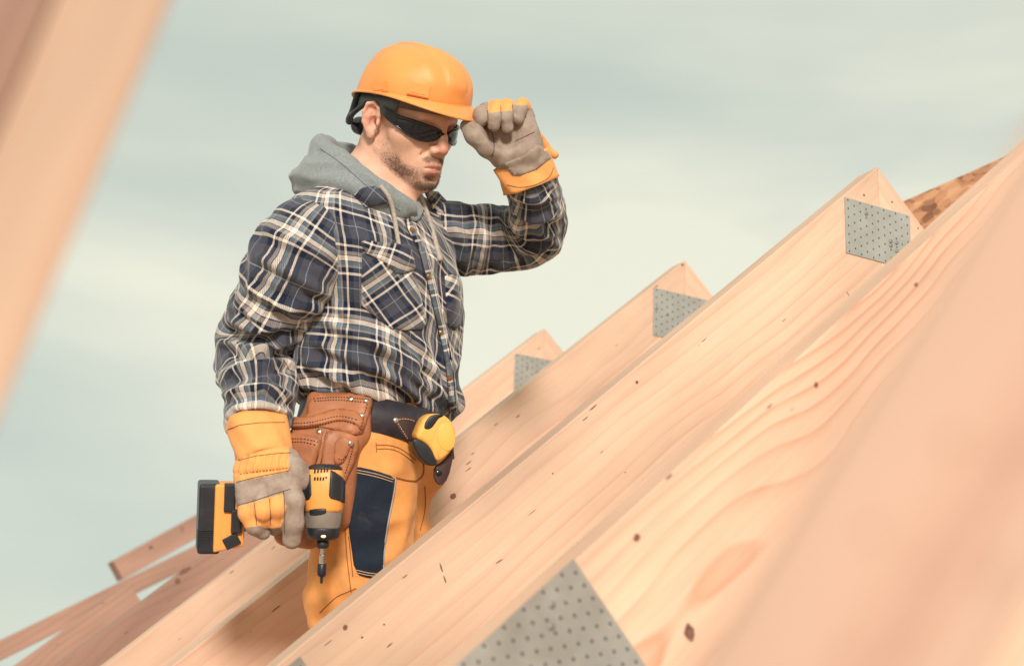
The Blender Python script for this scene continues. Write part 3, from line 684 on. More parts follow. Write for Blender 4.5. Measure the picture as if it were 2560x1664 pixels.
def skin_nodes(m):
    t, b = nt(m); L = t.links.new
    c = N(t, 'ShaderNodeTexCoord')
    no = N(t, 'ShaderNodeTexNoise', inp={'Scale': 42.0, 'Detail': 6.0, 'Roughness': 0.7}); L(c.outputs['Object'], no.inputs['Vector'])
    r = N(t, 'ShaderNodeValToRGB'); r.color_ramp.elements[0].position = 0.32; r.color_ramp.elements[1].position = 0.70
    r.color_ramp.elements[0].color = (0.72, 0.40, 0.28, 1); r.color_ramp.elements[1].color = (0.82, 0.50, 0.37, 1); L(no.outputs[0], r.inputs[0])
    cur = r.outputs[0]
    def att(n): a = N(t, 'ShaderNodeAttribute', attribute_name=n); return a.outputs['Fac']
    def mix(fac, col, cur, k=1.0):
        f = N(t, 'ShaderNodeMath', operation='MULTIPLY', use_clamp=True); L(fac, f.inputs[0]); f.inputs[1].default_value = k
        x = N(t, 'ShaderNodeMix', data_type='RGBA'); L(f.outputs[0], x.inputs[0]); L(cur, x.inputs[6]); x.inputs[7].default_value = (*col, 1); return x.outputs[2]
    cur = mix(att('red'), (0.62, 0.21, 0.15), cur, 0.65)
    cur = mix(att('lip'), (0.58, 0.25, 0.20), cur, 0.6)
    # stubble: dense fine dots that break up towards the edge of the beard
    vs = N(t, 'ShaderNodeTexNoise', inp={'Scale': 420.0, 'Detail': 3.0, 'Roughness': 0.75}); L(c.outputs['Object'], vs.inputs['Vector'])
    vl = N(t, 'ShaderNodeTexNoise', inp={'Scale': 75.0, 'Detail': 3.0}); L(c.outputs['Object'], vl.inputs['Vector'])
    a1 = N(t, 'ShaderNodeMath', operation='MULTIPLY_ADD'); L(vs.outputs[0], a1.inputs[0]); a1.inputs[1].default_value = 1.5; a1.inputs[2].default_value = -0.95
    a1b = N(t, 'ShaderNodeMath', operation='MULTIPLY_ADD'); L(vl.outputs[0], a1b.inputs[0]); a1b.inputs[1].default_value = 0.9; L(a1.outputs[0], a1b.inputs[2])
    a2 = N(t, 'ShaderNodeMath', operation='MULTIPLY_ADD'); L(att('beard'), a2.inputs[0]); a2.inputs[1].default_value = 1.15; L(a1b.outputs[0], a2.inputs[2])
    a3 = N(t, 'ShaderNodeMapRange', inp={'From Min': 0.40, 'From Max': 1.25, 'To Min': 0.0, 'To Max': 0.9}); L(a2.outputs[0], a3.inputs[0])
    gate = N(t, 'ShaderNodeMath', operation='MULTIPLY', use_clamp=True); L(att('beard'), gate.inputs[0]); gate.inputs[1].default_value = 2.2
    a4 = N(t, 'ShaderNodeMath', operation='MULTIPLY', use_clamp=True); L(a3.outputs[0], a4.inputs[0]); L(gate.outputs[0], a4.inputs[1])
    cur = mix(a4.outputs[0], (0.19, 0.11, 0.08), cur, 0.55)
    a5 = N(t, 'ShaderNodeMath', operation='MULTIPLY', use_clamp=True); L(att('hair'), a5.inputs[0]); L(vs.outputs[0], a5.inputs[1])
    cur = mix(a5.outputs[0], (0.05, 0.03, 0.028), cur, 1.2)
    L(cur, b.inputs['Base Color'])
    b.inputs['Subsurface Weight'].default_value = 0.04; b.inputs['Subsurface Radius'].default_value = (0.012, 0.004, 0.002); b.inputs['Subsurface Scale'].default_value = 0.6
    bp = N(t, 'ShaderNodeBump', inp={'Strength': 0.35, 'Distance': 0.0014}); L(vs.outputs[0], bp.inputs['Height']); L(bp.outputs[0], b.inputs['Normal'])
skin_nodes(SKIN)
person = link('person', me, None, SKIN)
MW = Matrix(((MX[0], MY[0], 0, MO[0]), (MX[1], MY[1], 0, MO[1]), (0, 0, 1, MO[2]), (0, 0, 0, 1)))
person.matrix_world = MW
# short beard hairs standing in the stubble area
_hr = np.random.default_rng(3); tri_ok = np.where((beard[Qh].mean(1) > .28) & ((Vh[Qh].mean(1)-HO) @ HA[0] > -.05))[0]
_w = beard[Qh].mean(1)[tri_ok]**2.2*np.clip(fbm(Vh[Qh[tri_ok, 0]]*60, 2)*2-.45, .25, 1); pick = _hr.choice(tri_ok, 5200, p=_w/_w.sum()); _nh = normals(Vh, Qh)
hv, hf = [], []
for qi in pick:
    b4 = _hr.random(2); q = Qh[qi]; c = (Vh[q[0]]*(1-b4[0])+Vh[q[1]]*b4[0])*(1-b4[1])+(Vh[q[3]]*(1-b4[0])+Vh[q[2]]*b4[0])*b4[1]; n_ = _nh[q[0]]
    d_ = n_*.5-HA[2]*.75+HA[1]*.25+_hr.normal(0, .35, 3); d_ /= np.linalg.norm(d_); L_ = _hr.uniform(.0016, .0042)*(.6+.6*beard[q[0]]); s_ = np.cross(d_, n_+.01); s_ /= np.linalg.norm(s_)+1e-9
    k0 = len(hv); r_ = .00024; t2 = np.cross(d_, s_)
    hv += [c-n_*.0004+s_*r_, c-n_*.0004-s_*r_*.5+t2*r_*.87, c-n_*.0004-s_*r_*.5-t2*r_*.87, c+d_*L_]; hf += [(k0, k0+1, k0+3), (k0+1, k0+2, k0+3), (k0+2, k0, k0+3)]
BEARD = new_mat('beard_hair', (0.14, 0.085, 0.055), .55); add_noise_var(BEARD, scale=900, amt=.75)
tag(link('beard', mesh_pd('beard', hv, hf), person, BEARD), kind='stuff')
tag(person, 'worker in plaid shirt jacket and orange trousers, touching the brim of his hard hat', 'person')

# ---------------------------------------------------------------- flannel
def plaid_mat(name, P=0.106):
    m = new_mat(name, (0.1, 0.1, 0.1), 0.92, spec=0.15, sheen=0.25); t, b = nt(m); L = t.links.new
    uvn = N(t, 'ShaderNodeUVMap', uv_map='UVMap'); sp_ = N(t, 'ShaderNodeSeparateXYZ'); L(uvn.outputs[0], sp_.inputs[0])
    CH, NV, CRM, TAN, TEAL, LT = (0.062, 0.064, 0.085), (0.009, 0.017, 0.042), (0.84, 0.73, 0.63), (0.34, 0.30, 0.275), (0.15, 0.21, 0.26), (0.33, 0.40, 0.44)
    seq = [(0, CH), (.100, LT), (.113, CH), (.220, NV), (.315, CRM), (.352, NV), (.430, TAN), (.465, TEAL), (.530, NV), (.541, CRM), (.620, NV), (.631, TAN), (.690, NV), (.760, CRM), (.795, NV), (.890, CH)]
    outs = []
    for k, (o, per, off) in enumerate((('X', P*0.92, .31), ('Y', P, .12))):
        d = N(t, 'ShaderNodeMath', operation='MULTIPLY_ADD'); L(sp_.outputs[o], d.inputs[0]); d.inputs[1].default_value = 1/per; d.inputs[2].default_value = off
        f = N(t, 'ShaderNodeMath', operation='FRACT'); L(d.outputs[0], f.inputs[0])
        r = N(t, 'ShaderNodeValToRGB'); r.color_ramp.interpolation = 'CONSTANT'; el = r.color_ramp.elements
        el[0].position = seq[0][0]; el[0].color = (*seq[0][1], 1); el[1].position = seq[1][0]; el[1].color = (*seq[1][1], 1)
        for p_, c_ in seq[2:]: q = el.new(p_); q.color = (*c_, 1)
        L(f.outputs[0], r.inputs[0]); outs.append(r.outputs[0])
    # twill: diagonal floats decide which yarn is on top
    tw = N(t, 'ShaderNodeMath', operation='ADD'); L(sp_.outputs['X'], tw.inputs[0]); L(sp_.outputs['Y'], tw.inputs[1])
    tm = N(t, 'ShaderNodeMath', operation='MULTIPLY'); L(tw.outputs[0], tm.inputs[0]); tm.inputs[1].default_value = 2*math.pi/0.0030
    ts_ = N(t, 'ShaderNodeMath', operation='SINE'); L(tm.outputs[0], ts_.inputs[0])
    tf = N(t, 'ShaderNodeMath', operation='MULTIPLY_ADD', use_clamp=True); L(ts_.outputs[0], tf.inputs[0]); tf.inputs[1].default_value = 0.16; tf.inputs[2].default_value = 0.5
    mx = N(t, 'ShaderNodeMix', data_type='RGBA'); L(tf.outputs[0], mx.inputs[0]); L(outs[0], mx.inputs[6]); L(outs[1], mx.inputs[7])
    c = N(t, 'ShaderNodeTexCoord'); no = N(t, 'ShaderNodeTexNoise', inp={'Scale': 260.0, 'Detail': 3.0, 'Roughness': 0.7}); L(c.outputs['Object'], no.inputs['Vector'])
    nr = N(t, 'ShaderNodeMapRange', inp={'From Min': 0.3, 'From Max': 0.7, 'To Min': 0.86, 'To Max': 1.16}); L(no.outputs[0], nr.inputs[0])
    sc_ = N(t, 'ShaderNodeVectorMath', operation='SCALE'); L(mx.outputs[2], sc_.inputs[0]); L(nr.outputs[0], sc_.inputs['Scale']); L(sc_.outputs[0], b.inputs['Base Color'])
    bp = N(t, 'ShaderNodeBump', inp={'Strength': 0.3, 'Distance': 0.0012}); L(no.outputs[0], bp.inputs['Height']); L(bp.outputs[0], b.inputs['Normal'])
    return m
PLAID = plaid_mat('flannel_plaid')

def sd_jacket(P):
    d = loft(P, TORSO, PHI)
    d = smin(d, chain(P, [U(925, 570, .0), U(820, 560, .085), U(768, 596, .120)], [.062, .060, .066], .02), .05)
    d = smin(d, chain(P, [U(935, 570, 0), U(1020, 570, -.07), U(1075, 592, -.10)], [.062, .060, .064], .02), .05)
    return d
V, Q = surface_net(sd_jacket, (-.34, -.36, .90), (.36, .36, 1.50), .0042, 2)
ax = np.array([np.interp(V[:, 2], *zip(*sorted((s[0], s[i]) for s in TORSO))) for i in (1, 2)]).T
dx, dy = V[:, 0]-ax[:, 0], V[:, 1]-ax[:, 1]
uu = -math.cos(PHI)*dx-math.sin(PHI)*dy; vv = math.sin(PHI)*dx-math.cos(PHI)*dy
th = (np.arctan2(uu, vv*1.25)+math.pi) % (2*math.pi)       # pi = front centre, seam at the spine
def smooth_s(x, Q, it=3):
    for _ in range(it):
        a = np.zeros(len(x)); w = np.zeros(len(x))
        for i in range(4):
            p_, q_ = Q[:, i], Q[:, (i+1) % 4]; a += np.bincount(p_, x[q_], len(x))+np.bincount(q_, x[p_], len(x)); w += np.bincount(p_, minlength=len(x))+np.bincount(q_, minlength=len(x))
        x = .4*x+.6*a/np.maximum(w, 1)
    return x
def fold(V, Q, Nn, th, s, amp, seed, wl=.05, slant=0.0, k=1.6):
    a = np.stack([np.cos(th)*k+slant*s*9, np.sin(th)*k+seed, s/wl+slant*th*2.2], 1)
    a = a + 0.55*(np.stack([fbm(V*9+seed, 2), fbm(V*9+seed+31, 2), fbm(V*9+seed+57, 2)], 1)-.5)*2
    r = ridge(a); r2 = ridge(a*1.9+11.3)
    return V+Nn*smooth_s((r**1.8-.42)*amp+(r2**1.6-.42)*amp*.34, Q, 4)[:, None]+Nn*smooth_s((ridge(a*3.6+5.1)**3-.2)*np.minimum(amp, .012)*.22, Q, 1)[:, None]
zz = V[:, 2]; zh = np.array([U(940, p, 0)[2] for p in (1030, 985, 900, 800, 560)])
amp = np.interp(zz, zh[[0, 1, 2, 3, 4]], [.006, .016, .014, .010, .006])
Nn = normals(V, Q)
V = fold(V, Q, Nn, th, zz, amp, 3.0, wl=.085, slant=.95, k=1.0)
STROKES_T = [([(782, 850), (860, 888), (960, 930), (1062, 988)], .012, 13), ([(768, 902), (850, 950), (950, 985), (1040, 1022)], .014, 12), ([(800, 795), (880, 830), (980, 872), (1092, 932)], .010, 14),
             ([(880, 978), (950, 1000), (1010, 1030)], .011, 10), ([(758, 958), (830, 975), (905, 985)], .012, 11), ([(842, 770), (900, 812), (965, 838)], .009, 13), ([(905, 842), (1000, 905), (1090, 985)], .010, 12),
             ([(1000, 955), (1050, 1005), (1092, 1038)], .012, 11), ([(832, 560), (852, 640), (850, 730)], .007, 14), ([(1040, 840), (1078, 900), (1110, 1000)], .009, 12), ([(900, 555), (880, 640), (885, 760)], .005, 16), ([(1110, 850), (1120, 930), (1128, 1010)], .008, 10), ([(780, 1000), (850, 992), (930, 1005)], .010, 9)]
STROKES_R = [([(575, 800), (660, 832), (738, 800)], .013, 12), ([(552, 850), (640, 882), (728, 848)], .015, 12), ([(690, 760), (760, 800), (800, 770)], .010, 12), ([(560, 935), (650, 905), (735, 908)], .013, 11), ([(555, 990), (650, 962), (730, 992)], .012, 11),
             ([(640, 640), (720, 680), (822, 742)], .009, 14), ([(625, 720), (720, 772), (800, 765)], .011, 13), ([(650, 565), (720, 600), (822, 645)], .007, 15), ([(600, 770), (640, 800), (690, 812)], .009, 9), ([(590, 1020), (660, 1010), (720, 1030)], .009, 9), ([(700, 840), (740, 815), (770, 820)], .010, 9)]
STROKES_L = [([(1180, 550), (1222, 600), (1200, 672)], .010, 12), ([(1285, 520), (1332, 556), (1398, 535)], .010, 10), ([(1275, 560), (1330, 598), (1392, 578)], .012, 11), ([(1240, 540), (1262, 600), (1240, 655)], .009, 11), ([(1288, 622), (1342, 632), (1382, 600)], .010, 10), ([(1130, 560), (1160, 610), (1165, 690)], .009, 12), ([(1275, 490), (1330, 508), (1390, 490)], .007, 9)]
def strokes(V, Q, Nn, lines, gain=1.0):
    p = pxM(V); facing = sstep(-.15, .25, (Nn*((CAMM-V)/np.linalg.norm(CAMM-V, axis=1)[:, None])).sum(1)); h = np.zeros(len(V))
    for line, ht, w in lines:
        L_ = np.array(smooth_poly(line, 2, False)); best = np.full(len(V), 1e9); sd = np.zeros(len(V)); tt = np.zeros(len(V)); n_ = len(L_)-1
        for i in range(n_):
            a, b = L_[i], L_[i+1]; ab = b-a; t = np.clip((p-a) @ ab/(ab @ ab), 0, 1); q = p-(a+t[:, None]*ab); d = np.hypot(q[:, 0], q[:, 1])
            m = d < best; best[m] = d[m]; sd[m] = (np.sign(ab[0]*q[:, 1]-ab[1]*q[:, 0])*d)[m]; tt[m] = ((i+t)/n_)[m]
        taper = np.sin(math.pi*np.clip(tt*.92+.04, 0, 1))**.6
        h += ht*taper*(np.exp(-(sd/w)**2)-.75*np.exp(-((sd-1.7*w)/(w*.8))**2)-.35*np.exp(-((sd+1.8*w)/w)**2))
    return V+Nn*(h*facing*gain)[:, None]
V = strokes(V, Q, Nn, STROKES_T)
hemm = np.exp(-((zz-zh[1])/.035)**2)
V = V+Nn*(hemm*(np.sin(th*26+4*vnoise(V*14))*.5+.2)*.006)[:, None]
V = lap(lap(V, Q), Q, .4)
rad = .165; uvj = np.stack([th*rad, zz-.24*(th-math.pi)*rad+.010*np.sin(th*3)+(fbm(V*7, 2)-.5)*.012], 1)
jacket = link('flannel_jacket', np_mesh('flannel_jacket', V, Q, uv=uvj, period=2*math.pi*rad), person, PLAID)
JV, JQ = V, Q

def make_sleeve(pts, rads, seed, zones, h=.0040, off=0.0, rot=0.0, lines=()):
    n_ = len(pts); rads = list(np.interp(np.linspace(0, 1, (n_-1)*4+1), np.linspace(0, 1, n_), rads)); pts = catmull(pts, 4)
    lo, hi = bounds(pts, .12)
    f = lambda P: smax(chain(P, pts, rads, .012), (P-np.asarray(pts[-1], np.float32)) @ (np.asarray(pts[-1]-pts[-2], np.float32)/np.linalg.norm(pts[-1]-pts[-2]))-.012, .01)
    V, Q = surface_net(f, lo, hi, h, 2)
    S, T = bone_coords(V, pts, rads); Nn = normals(V, Q); S = smooth_s(S, Q, 25); T = np.arctan2(smooth_s(np.sin(T), Q, 12), smooth_s(np.cos(T), Q, 12)) % (2*math.pi)
    amp = np.interp(S, [z[0] for z in zones], [z[1] for z in zones])
    V2 = fold(V, Q, Nn, T, S, amp, seed, wl=.060, slant=.42, k=.95)
    V2 = strokes(V2, Q, Nn, lines)
    V2 = lap(lap(V2, Q), Q, .4)
    r_ = float(np.mean(rads)); uv = np.stack([T*r_+rot, S+off+(fbm(V*8, 2)-.5)*.010], 1)
    return link('sleeve', np_mesh('sleeve', V2, Q, uv=uv, period=2*math.pi*r_), jacket, PLAID), V2, Q
sl_r, SV, SQ = make_sleeve(ARM_R, ARM_RR, 9.0, [(0, .006), (.10, .011), (.22, .018), (.30, .018), (.38, .014), (.48, .009)], off=.03, rot=.02, lines=STROKES_R)
sl_l, _, _ = make_sleeve(ARM_L, ARM_LR, 21.0, [(0, .010), (.10, .010), (.20, .014), (.28, .014), (.36, .010), (.42, .006)], off=.06, rot=.05, lines=STROKES_L)
sl_r['label'] = 'sleeve of the hanging arm, bunched at the elbow'; sl_l['label'] = 'sleeve of the raised arm, bent at the elbow'

# ---------------------------------------------------------------- trousers
def cloth_mat(name, base, amt=.10, bump=.35, bs=330., rough=.85):
    m = new_mat(name, base, rough, spec=.2, sheen=.1); add_noise_var(m, scale=22, amt=amt, bump=bump, bscale=bs, dist=.0008); return m
ORANGE = cloth_mat('orange_work_cloth', (0.78, 0.335, 0.10))
BLACKC = cloth_mat('black_work_cloth', (0.014, 0.022, 0.038))
HIPS = [stn(945, 1015, .142, .106), stn(945, 1040, .147, .110), stn(942, 1090, .155, .118), stn(934, 1140, .155, .122), stn(930, 1200, .140, .110)]
def sd_trousers(P):
    d = loft(P, HIPS, PHI, .03)
    d = smin(d, chain(P, LEG_R, [.100, .092, .080, .075], .05), .035)
    d = smin(d, chain(P, LEG_L, [.088, .082, .078, .075], .05), .035)
    return d
V, Q = surface_net(sd_trousers, (-.32, -.34, .02), (.34, .34, 1.12), .0050, 2)
S, T = bone_coords(V, LEG_R, [.1, .09, .08, .075]); Nn = normals(V, Q)
amp = np.interp(V[:, 2], [.1, .6, U(940, 1110, .1)[2], U(940, 1080, .1)[2]], [.013, .013, .011, .0])
V = fold(V, Q, Nn, T, S, amp, 40.0, wl=.060, slant=-.35, k=1.0); V = fold(V, Q, normals(V, Q), T, S, amp*.45, 63.0, wl=.026, slant=.20, k=1.4); V = lap(lap(V, Q), Q, .4)
trousers = link('trousers', np_mesh('trousers', V, Q), person, ORANGE)
TV, TQ = V, Q
# boots
LEATHB = new_mat('boot_leather', (0.10, 0.055, 0.03), .55)
for L_ in (LEG_R, LEG_L):
    a = L_[-1]; toe = a+FB*.17; f = lambda P, a=a, toe=toe: smax(smin(chain(P, [a+np.array([0, 0, .10]), a+np.array([0, 0, .0]), ], [.055, .052]), chain(P, [a-FB*.05+np.array([0, 0, -.02]), toe+np.array([0, 0, -.02])], [.04, .042]), .04), -P[:, 2]-.0+.0, .01)
    lo, hi = bounds([a, toe, a-FB*.06, a+np.array([0, 0, .1])], .08)
    v_, q_ = surface_net(f, lo, hi, .008, 1); link('boot', np_mesh('boot', v_, q_), person, LEATHB)

# ---------------------------------------------------------------- pieces sewn or fixed onto a surface
from mathutils.geometry import delaunay_2d_cdt
def bvh_of(*vq):
    vs, fs, n = [], [], 0
    for V, Q in vq:
        vs.append(np.asarray(V)); fs += (np.asarray(Q)+n).tolist(); n += len(V)
    return BVHTree.FromPolygons(np.concatenate(vs).tolist(), fs)
def geo_of(*obs):
    out = []
    for o in obs:
        me = o.data; v = np.empty(len(me.vertices)*3, np.float32); me.vertices.foreach_get('co', v); me.calc_loop_triangles()
        t = np.empty(len(me.loop_triangles)*3, np.int32); me.loop_triangles.foreach_get('vertices', t); out.append((v.reshape(-1, 3), t.reshape(-1, 3)))
    return out
CAMV = Vector(CAMM)
def cast(bvh, px, py, lo=0.5):
    d = Vector(dirM(ray(px, py))).normalized()
    h = bvh.ray_cast(CAMV+d*lo, d)
    return (None, None) if h[0] is None else (np.array(h[0]), np.array(h[1]))
def resample(poly, step, closed=True):
    out = []; n = len(poly)
    for i in range(n if closed else n-1):
        a, b = np.array(poly[i], float), np.array(poly[(i+1) % n], float); k = max(1, int(np.linalg.norm(b-a)/step))
        out += [tuple(a+(b-a)*j/k) for j in range(k)]
    if not closed: out.append(tuple(poly[-1]))
    return out
def patch_geo(bvh, poly, step, thick, sink=.0015, relax=3, puff=0.0):
    b = resample(poly, step); nb = len(b); arr = np.array(b); lo, hi = arr.min(0), arr.max(0)
    pts = [Vector(q) for q in b]
    for x in np.arange(lo[0]+step*.5, hi[0], step):
        for y in np.arange(lo[1]+step*.5, hi[1], step):
            if np.min(np.hypot(arr[:, 0]-x, arr[:, 1]-y)) > step*.55: pts.append(Vector((x, y)))
    edges = [(i, (i+1) % nb) for i in range(nb)]
    ov, oe, of, *_ = delaunay_2d_cdt(pts, edges, [], 1, 1e-4)
    P2 = np.array([tuple(v) for v in ov]); hit = []; nor = []
    for x, y in P2:
        h, n_ = cast(bvh, x, y); hit.append(h); nor.append(n_)
    ok = [i for i, h in enumerate(hit) if h is not None]
    if not ok: return None
    okp = P2[ok]
    for i in range(len(hit)):
        if hit[i] is None:
            j = ok[int(np.argmin(np.hypot(*(okp-P2[i]).T)))]
            dpt = -((hit[j]-CAMM) @ CN); hit[i] = toM(at_depth(P2[i][0], P2[i][1], dpt)); nor[i] = nor[j]
    Pt = np.array(hit); Nn = np.array(nor)
    nbr = [set() for _ in range(len(Pt))]
    for f in of:
        for k in range(len(f)): nbr[f[k]].add(f[(k+1) % len(f)]); nbr[f[(k+1) % len(f)]].add(f[k])
    for _ in range(relax):
        Nn = np.array([Nn[i]+sum((Nn[j] for j in nbr[i]), np.zeros(3)) for i in range(len(Nn))]); Nn /= np.linalg.norm(Nn, axis=1)[:, None]
    dist = np.min(np.hypot(P2[:, None, 0]-arr[None, :, 0], P2[:, None, 1]-arr[None, :, 1]), axis=1) if puff else 0
    top = Pt+Nn*(thick+(puff*np.sqrt(np.clip(dist/ max(1e-6, np.max(dist)), 0, 1)) if puff else 0))[..., None] if puff else Pt+Nn*thick
    bot = Pt-Nn*sink
    n = len(Pt); faces = []
    for f in of:
        a = [P2[i] for i in f]; ar = sum(a[k][0]*a[(k+1) % len(a)][1]-a[(k+1) % len(a)][0]*a[k][1] for k in range(len(a)))
        f = list(f) if ar < 0 else list(f)[::-1]               # face the viewer side
        faces.append(f); faces.append([i+n for i in f[::-1]])
    ec = {}
    for f in faces[::2]:
        for k in range(len(f)): ec[(f[k], f[(k+1) % len(f)])] = 1
    for (a, c) in list(ec):
        if (c, a) not in ec: faces.append([c, a, a+n, c+n])
    return np.concatenate([top, bot]), faces, np.concatenate([P2, P2])
def patch(name, bvh, poly, parent, mat, thick=.002, step=7, uvf=None, puff=0.0, **kw):
    g_ = patch_geo(bvh, poly, step, thick, puff=puff, **kw)
    if g_ is None: return None
    v, f, p2 = g_; me = mesh_pd(name, v, f)
    if uvf is not None:
        l = me.uv_layers.new(name='UVMap'); uv = uvf(p2)
        for lp_ in me.loops: l.data[lp_.index].uv = uv[lp_.vertex_index]
    return link(name, me, parent, mat, True)
def tube_geo(pts, rad, k=8, closed=False, cap=True):
    pts = np.asarray(pts, float); n = len(pts); rad = np.broadcast_to(np.asarray(rad, float), (n,))
    t = np.gradient(pts, axis=0); t /= np.maximum(np.linalg.norm(t, axis=1), 1e-9)[:, None]
    ref = np.array([0.21, 0.32, 0.92]); v = []; e = np.cross(t[0], ref); e /= np.linalg.norm(e)
    for i in range(n):
        e = e-(e @ t[i])*t[i]; e /= np.linalg.norm(e); f_ = np.cross(t[i], e)
        for j in range(k):
            a = 2*math.pi*j/k; v.append(pts[i]+rad[i]*(math.cos(a)*e+math.sin(a)*f_))
    F = [(i*k+j, i*k+(j+1) % k, (i+1)*k+(j+1) % k, (i+1)*k+j) for i in range(n-1) for j in range(k)]
    if cap: F += [tuple(range(k))[::-1], tuple((n-1)*k+j for j in range(k))]
    return v, F
def tube(name, pts, rad, parent, mat, k=8):
    v, f = tube_geo(pts, rad, k); return link(name, mesh_pd(name, v, f), parent, mat, True)
def seam(name, bvh, line, parent, mat, rad=.0009, off=.0006, dash=None, step=4):
    """thread or piping lying on a surface; dash=(on,off) in pixels"""
    pts = resample(line, step, False); P = []
    for q in pts:
        h, n_ = cast(bvh, *q)
        if h is not None: P.append(h+n_*off)
    if len(P) < 3: return None
    if dash is None: return tube(name, P, rad, parent, mat, 6)
    P = np.array(P); vs, fs = [], []; on, of_ = dash; i = 0
    while i+on < len(P):
        v, f = tube_geo(P[i:i+on+1], rad, 5); n = len(vs); vs += v; fs += [tuple(x+n for x in q) for q in f]; i += on+of_
    return link(name, mesh_pd(name, vs, fs), parent, mat, True)

# ---------------------------------------------------------------- hard hat
HATM = new_mat('hat_plastic', (0.82, 0.325, 0.09), 0.42, spec=0.4)
add_noise_var(HATM, scale=11, amt=0.09, bump=0.08, bscale=420, rough_amt=0.10, dist=.0006)
HATM.node_tree.nodes['Principled BSDF'].inputs['Subsurface Weight'].default_value = 0.12
HATM.node_tree.nodes['Principled BSDF'].inputs['Subsurface Radius'].default_value = (0.01, 0.005, 0.001)
BLKP = new_mat('black_plastic', (0.016, 0.019, 0.026), 0.42, spec=.5); add_noise_var(BLKP, scale=30, amt=.2, bump=.12, bscale=700, dist=.0004)
GREYP = new_mat('grey_band', (0.10, 0.125, 0.14), 0.6)
SWEAT = cloth_mat('sweat_band', (0.20, 0.135, 0.11), amt=.35, bump=.6, bs=240.)
def rim_z(a):      # a = 0 front, pi back
    c = (1+math.cos(a))/2
    return -.004+.070*(c**.36)-.004*math.sin(a)**2*0
def hat_pt(a, t, off=0.0):
    """a azimuth from the front towards the right, t 0 rim .. 1 crown"""
    al = t*math.pi/2
    fx = .1005; fy = .113 if math.cos(a) > 0 else .116
    x = fx*math.sin(a); y = .004+fy*math.cos(a)
    rz = rim_z(a); top = .146
    r = math.cos(al)**.74; z = rz+(top-rz)*math.sin(al)**1.02
    p = np.array([x*r, .004+(y-.004)*r, z])
    n = np.array([p[0]/(fx*fx), (p[1]-.004)/(fy*fy), (z-rz)/(.13**2)+.001]); n /= np.linalg.norm(n)
    up = sstep(.08, .30, np.array([t]))[0]
    rg = (1-sstep(.018, .027, np.array([abs(p[0])]))[0])*.0055*up*(1-.25*sstep(.7, 1.0, np.array([t]))[0])
    rg += (math.exp(-((abs(p[0])-.050)/.012)**2)*.0030)*up*(1 if p[1] > -.09 else .6)
    return p+n*(rg+off)
NA, NT = 96, 30
def hat_shell():
    v, f = [], []
    for s_, off in ((0, 0.0), (1, -.0028)):
        for j in range(NT):
            t = j/(NT-1)*.995
            for i in range(NA): v.append(H(hat_pt(2*math.pi*i/NA, t, off)))
    for s_ in (0, 1):
        b0 = s_*NA*NT
        for j in range(NT-1):
            for i in range(NA):
                q = (b0+j*NA+i, b0+j*NA+(i+1) % NA, b0+(j+1)*NA+(i+1) % NA, b0+(j+1)*NA+i)
                f.append(q[::-1] if s_ == 0 else q)
        f.append(tuple(b0+(NT-1)*NA+i for i in range(NA))[::-1] if s_ == 0 else tuple(b0+(NT-1)*NA+i for i in range(NA)))
    return v, f
hat = empty('hard_hat'); hat.matrix_world = MW; tag(hat, 'orange-yellow ribbed hard hat on the worker, brim held by a gloved hand', 'hard hat')
def hrel(o):      # things share the man's axes; keep coordinates in that frame
    return o
v, f = hat_shell(); bm = bmesh.new()
shell_me = mesh_pd('shell', v, f); bm.from_mesh(shell_me); bmesh.ops.recalc_face_normals(bm, faces=bm.faces); bm.to_mesh(shell_me); bm.free()
shell = link('shell', shell_me, hat, HATM, True)
# brim: flange all round, drawn out into a peak at the front, with a rolled lip
def brim_w(a): 
    c = max(0, math.cos(a)); return .0055+.0350*c**1.7+.004*max(0, -math.cos(a))**2
v, f = [], []; prof = [(-.05, .0015), (.25, .0016), (.6, .0012), (.92, .0004), (1.0, -.0008), (1.0, -.0034), (.9, -.0038), (.5, -.0026), (.1, -.0022), (-.05, -.0022)]
for i in range(NA):
    a = 2*math.pi*i/NA; p0 = hat_pt(a, 0); o_ = np.array([math.sin(a)*.9, math.cos(a), 0]); o_ /= np.linalg.norm(o_); w_ = brim_w(a); c = max(0, math.cos(a))
    for q, dz in prof:
        v.append(H(p0+o_*w_*q+np.array([0, 0, dz-.30*w_*q*c-.10*w_*q])))
K = len(prof)
for i in range(NA):
    for j in range(K): f.append((i*K+j, i*K+(j+1) % K, ((i+1) % NA)*K+(j+1) % K, ((i+1) % NA)*K+j))
bme = mesh_pd('brim', v, f); bm = bmesh.new(); bm.from_mesh(bme); bmesh.ops.recalc_face_normals(bm, faces=bm.faces); bm.to_mesh(bme); bm.free()
link('brim', bme, hat, HATM, True)
_hv = np.array([H(hat_pt(2*math.pi*i/NA, j/(NT-1)*.995)) for j in range(NT) for i in range(NA)])
_hq = np.array([(j*NA+i, j*NA+(i+1) % NA, (j+1)*NA+(i+1) % NA, (j+1)*NA+i) for j in range(NT-1) for i in range(NA)])[:, ::-1]
HBVH = bvh_of((_hv, _hq))
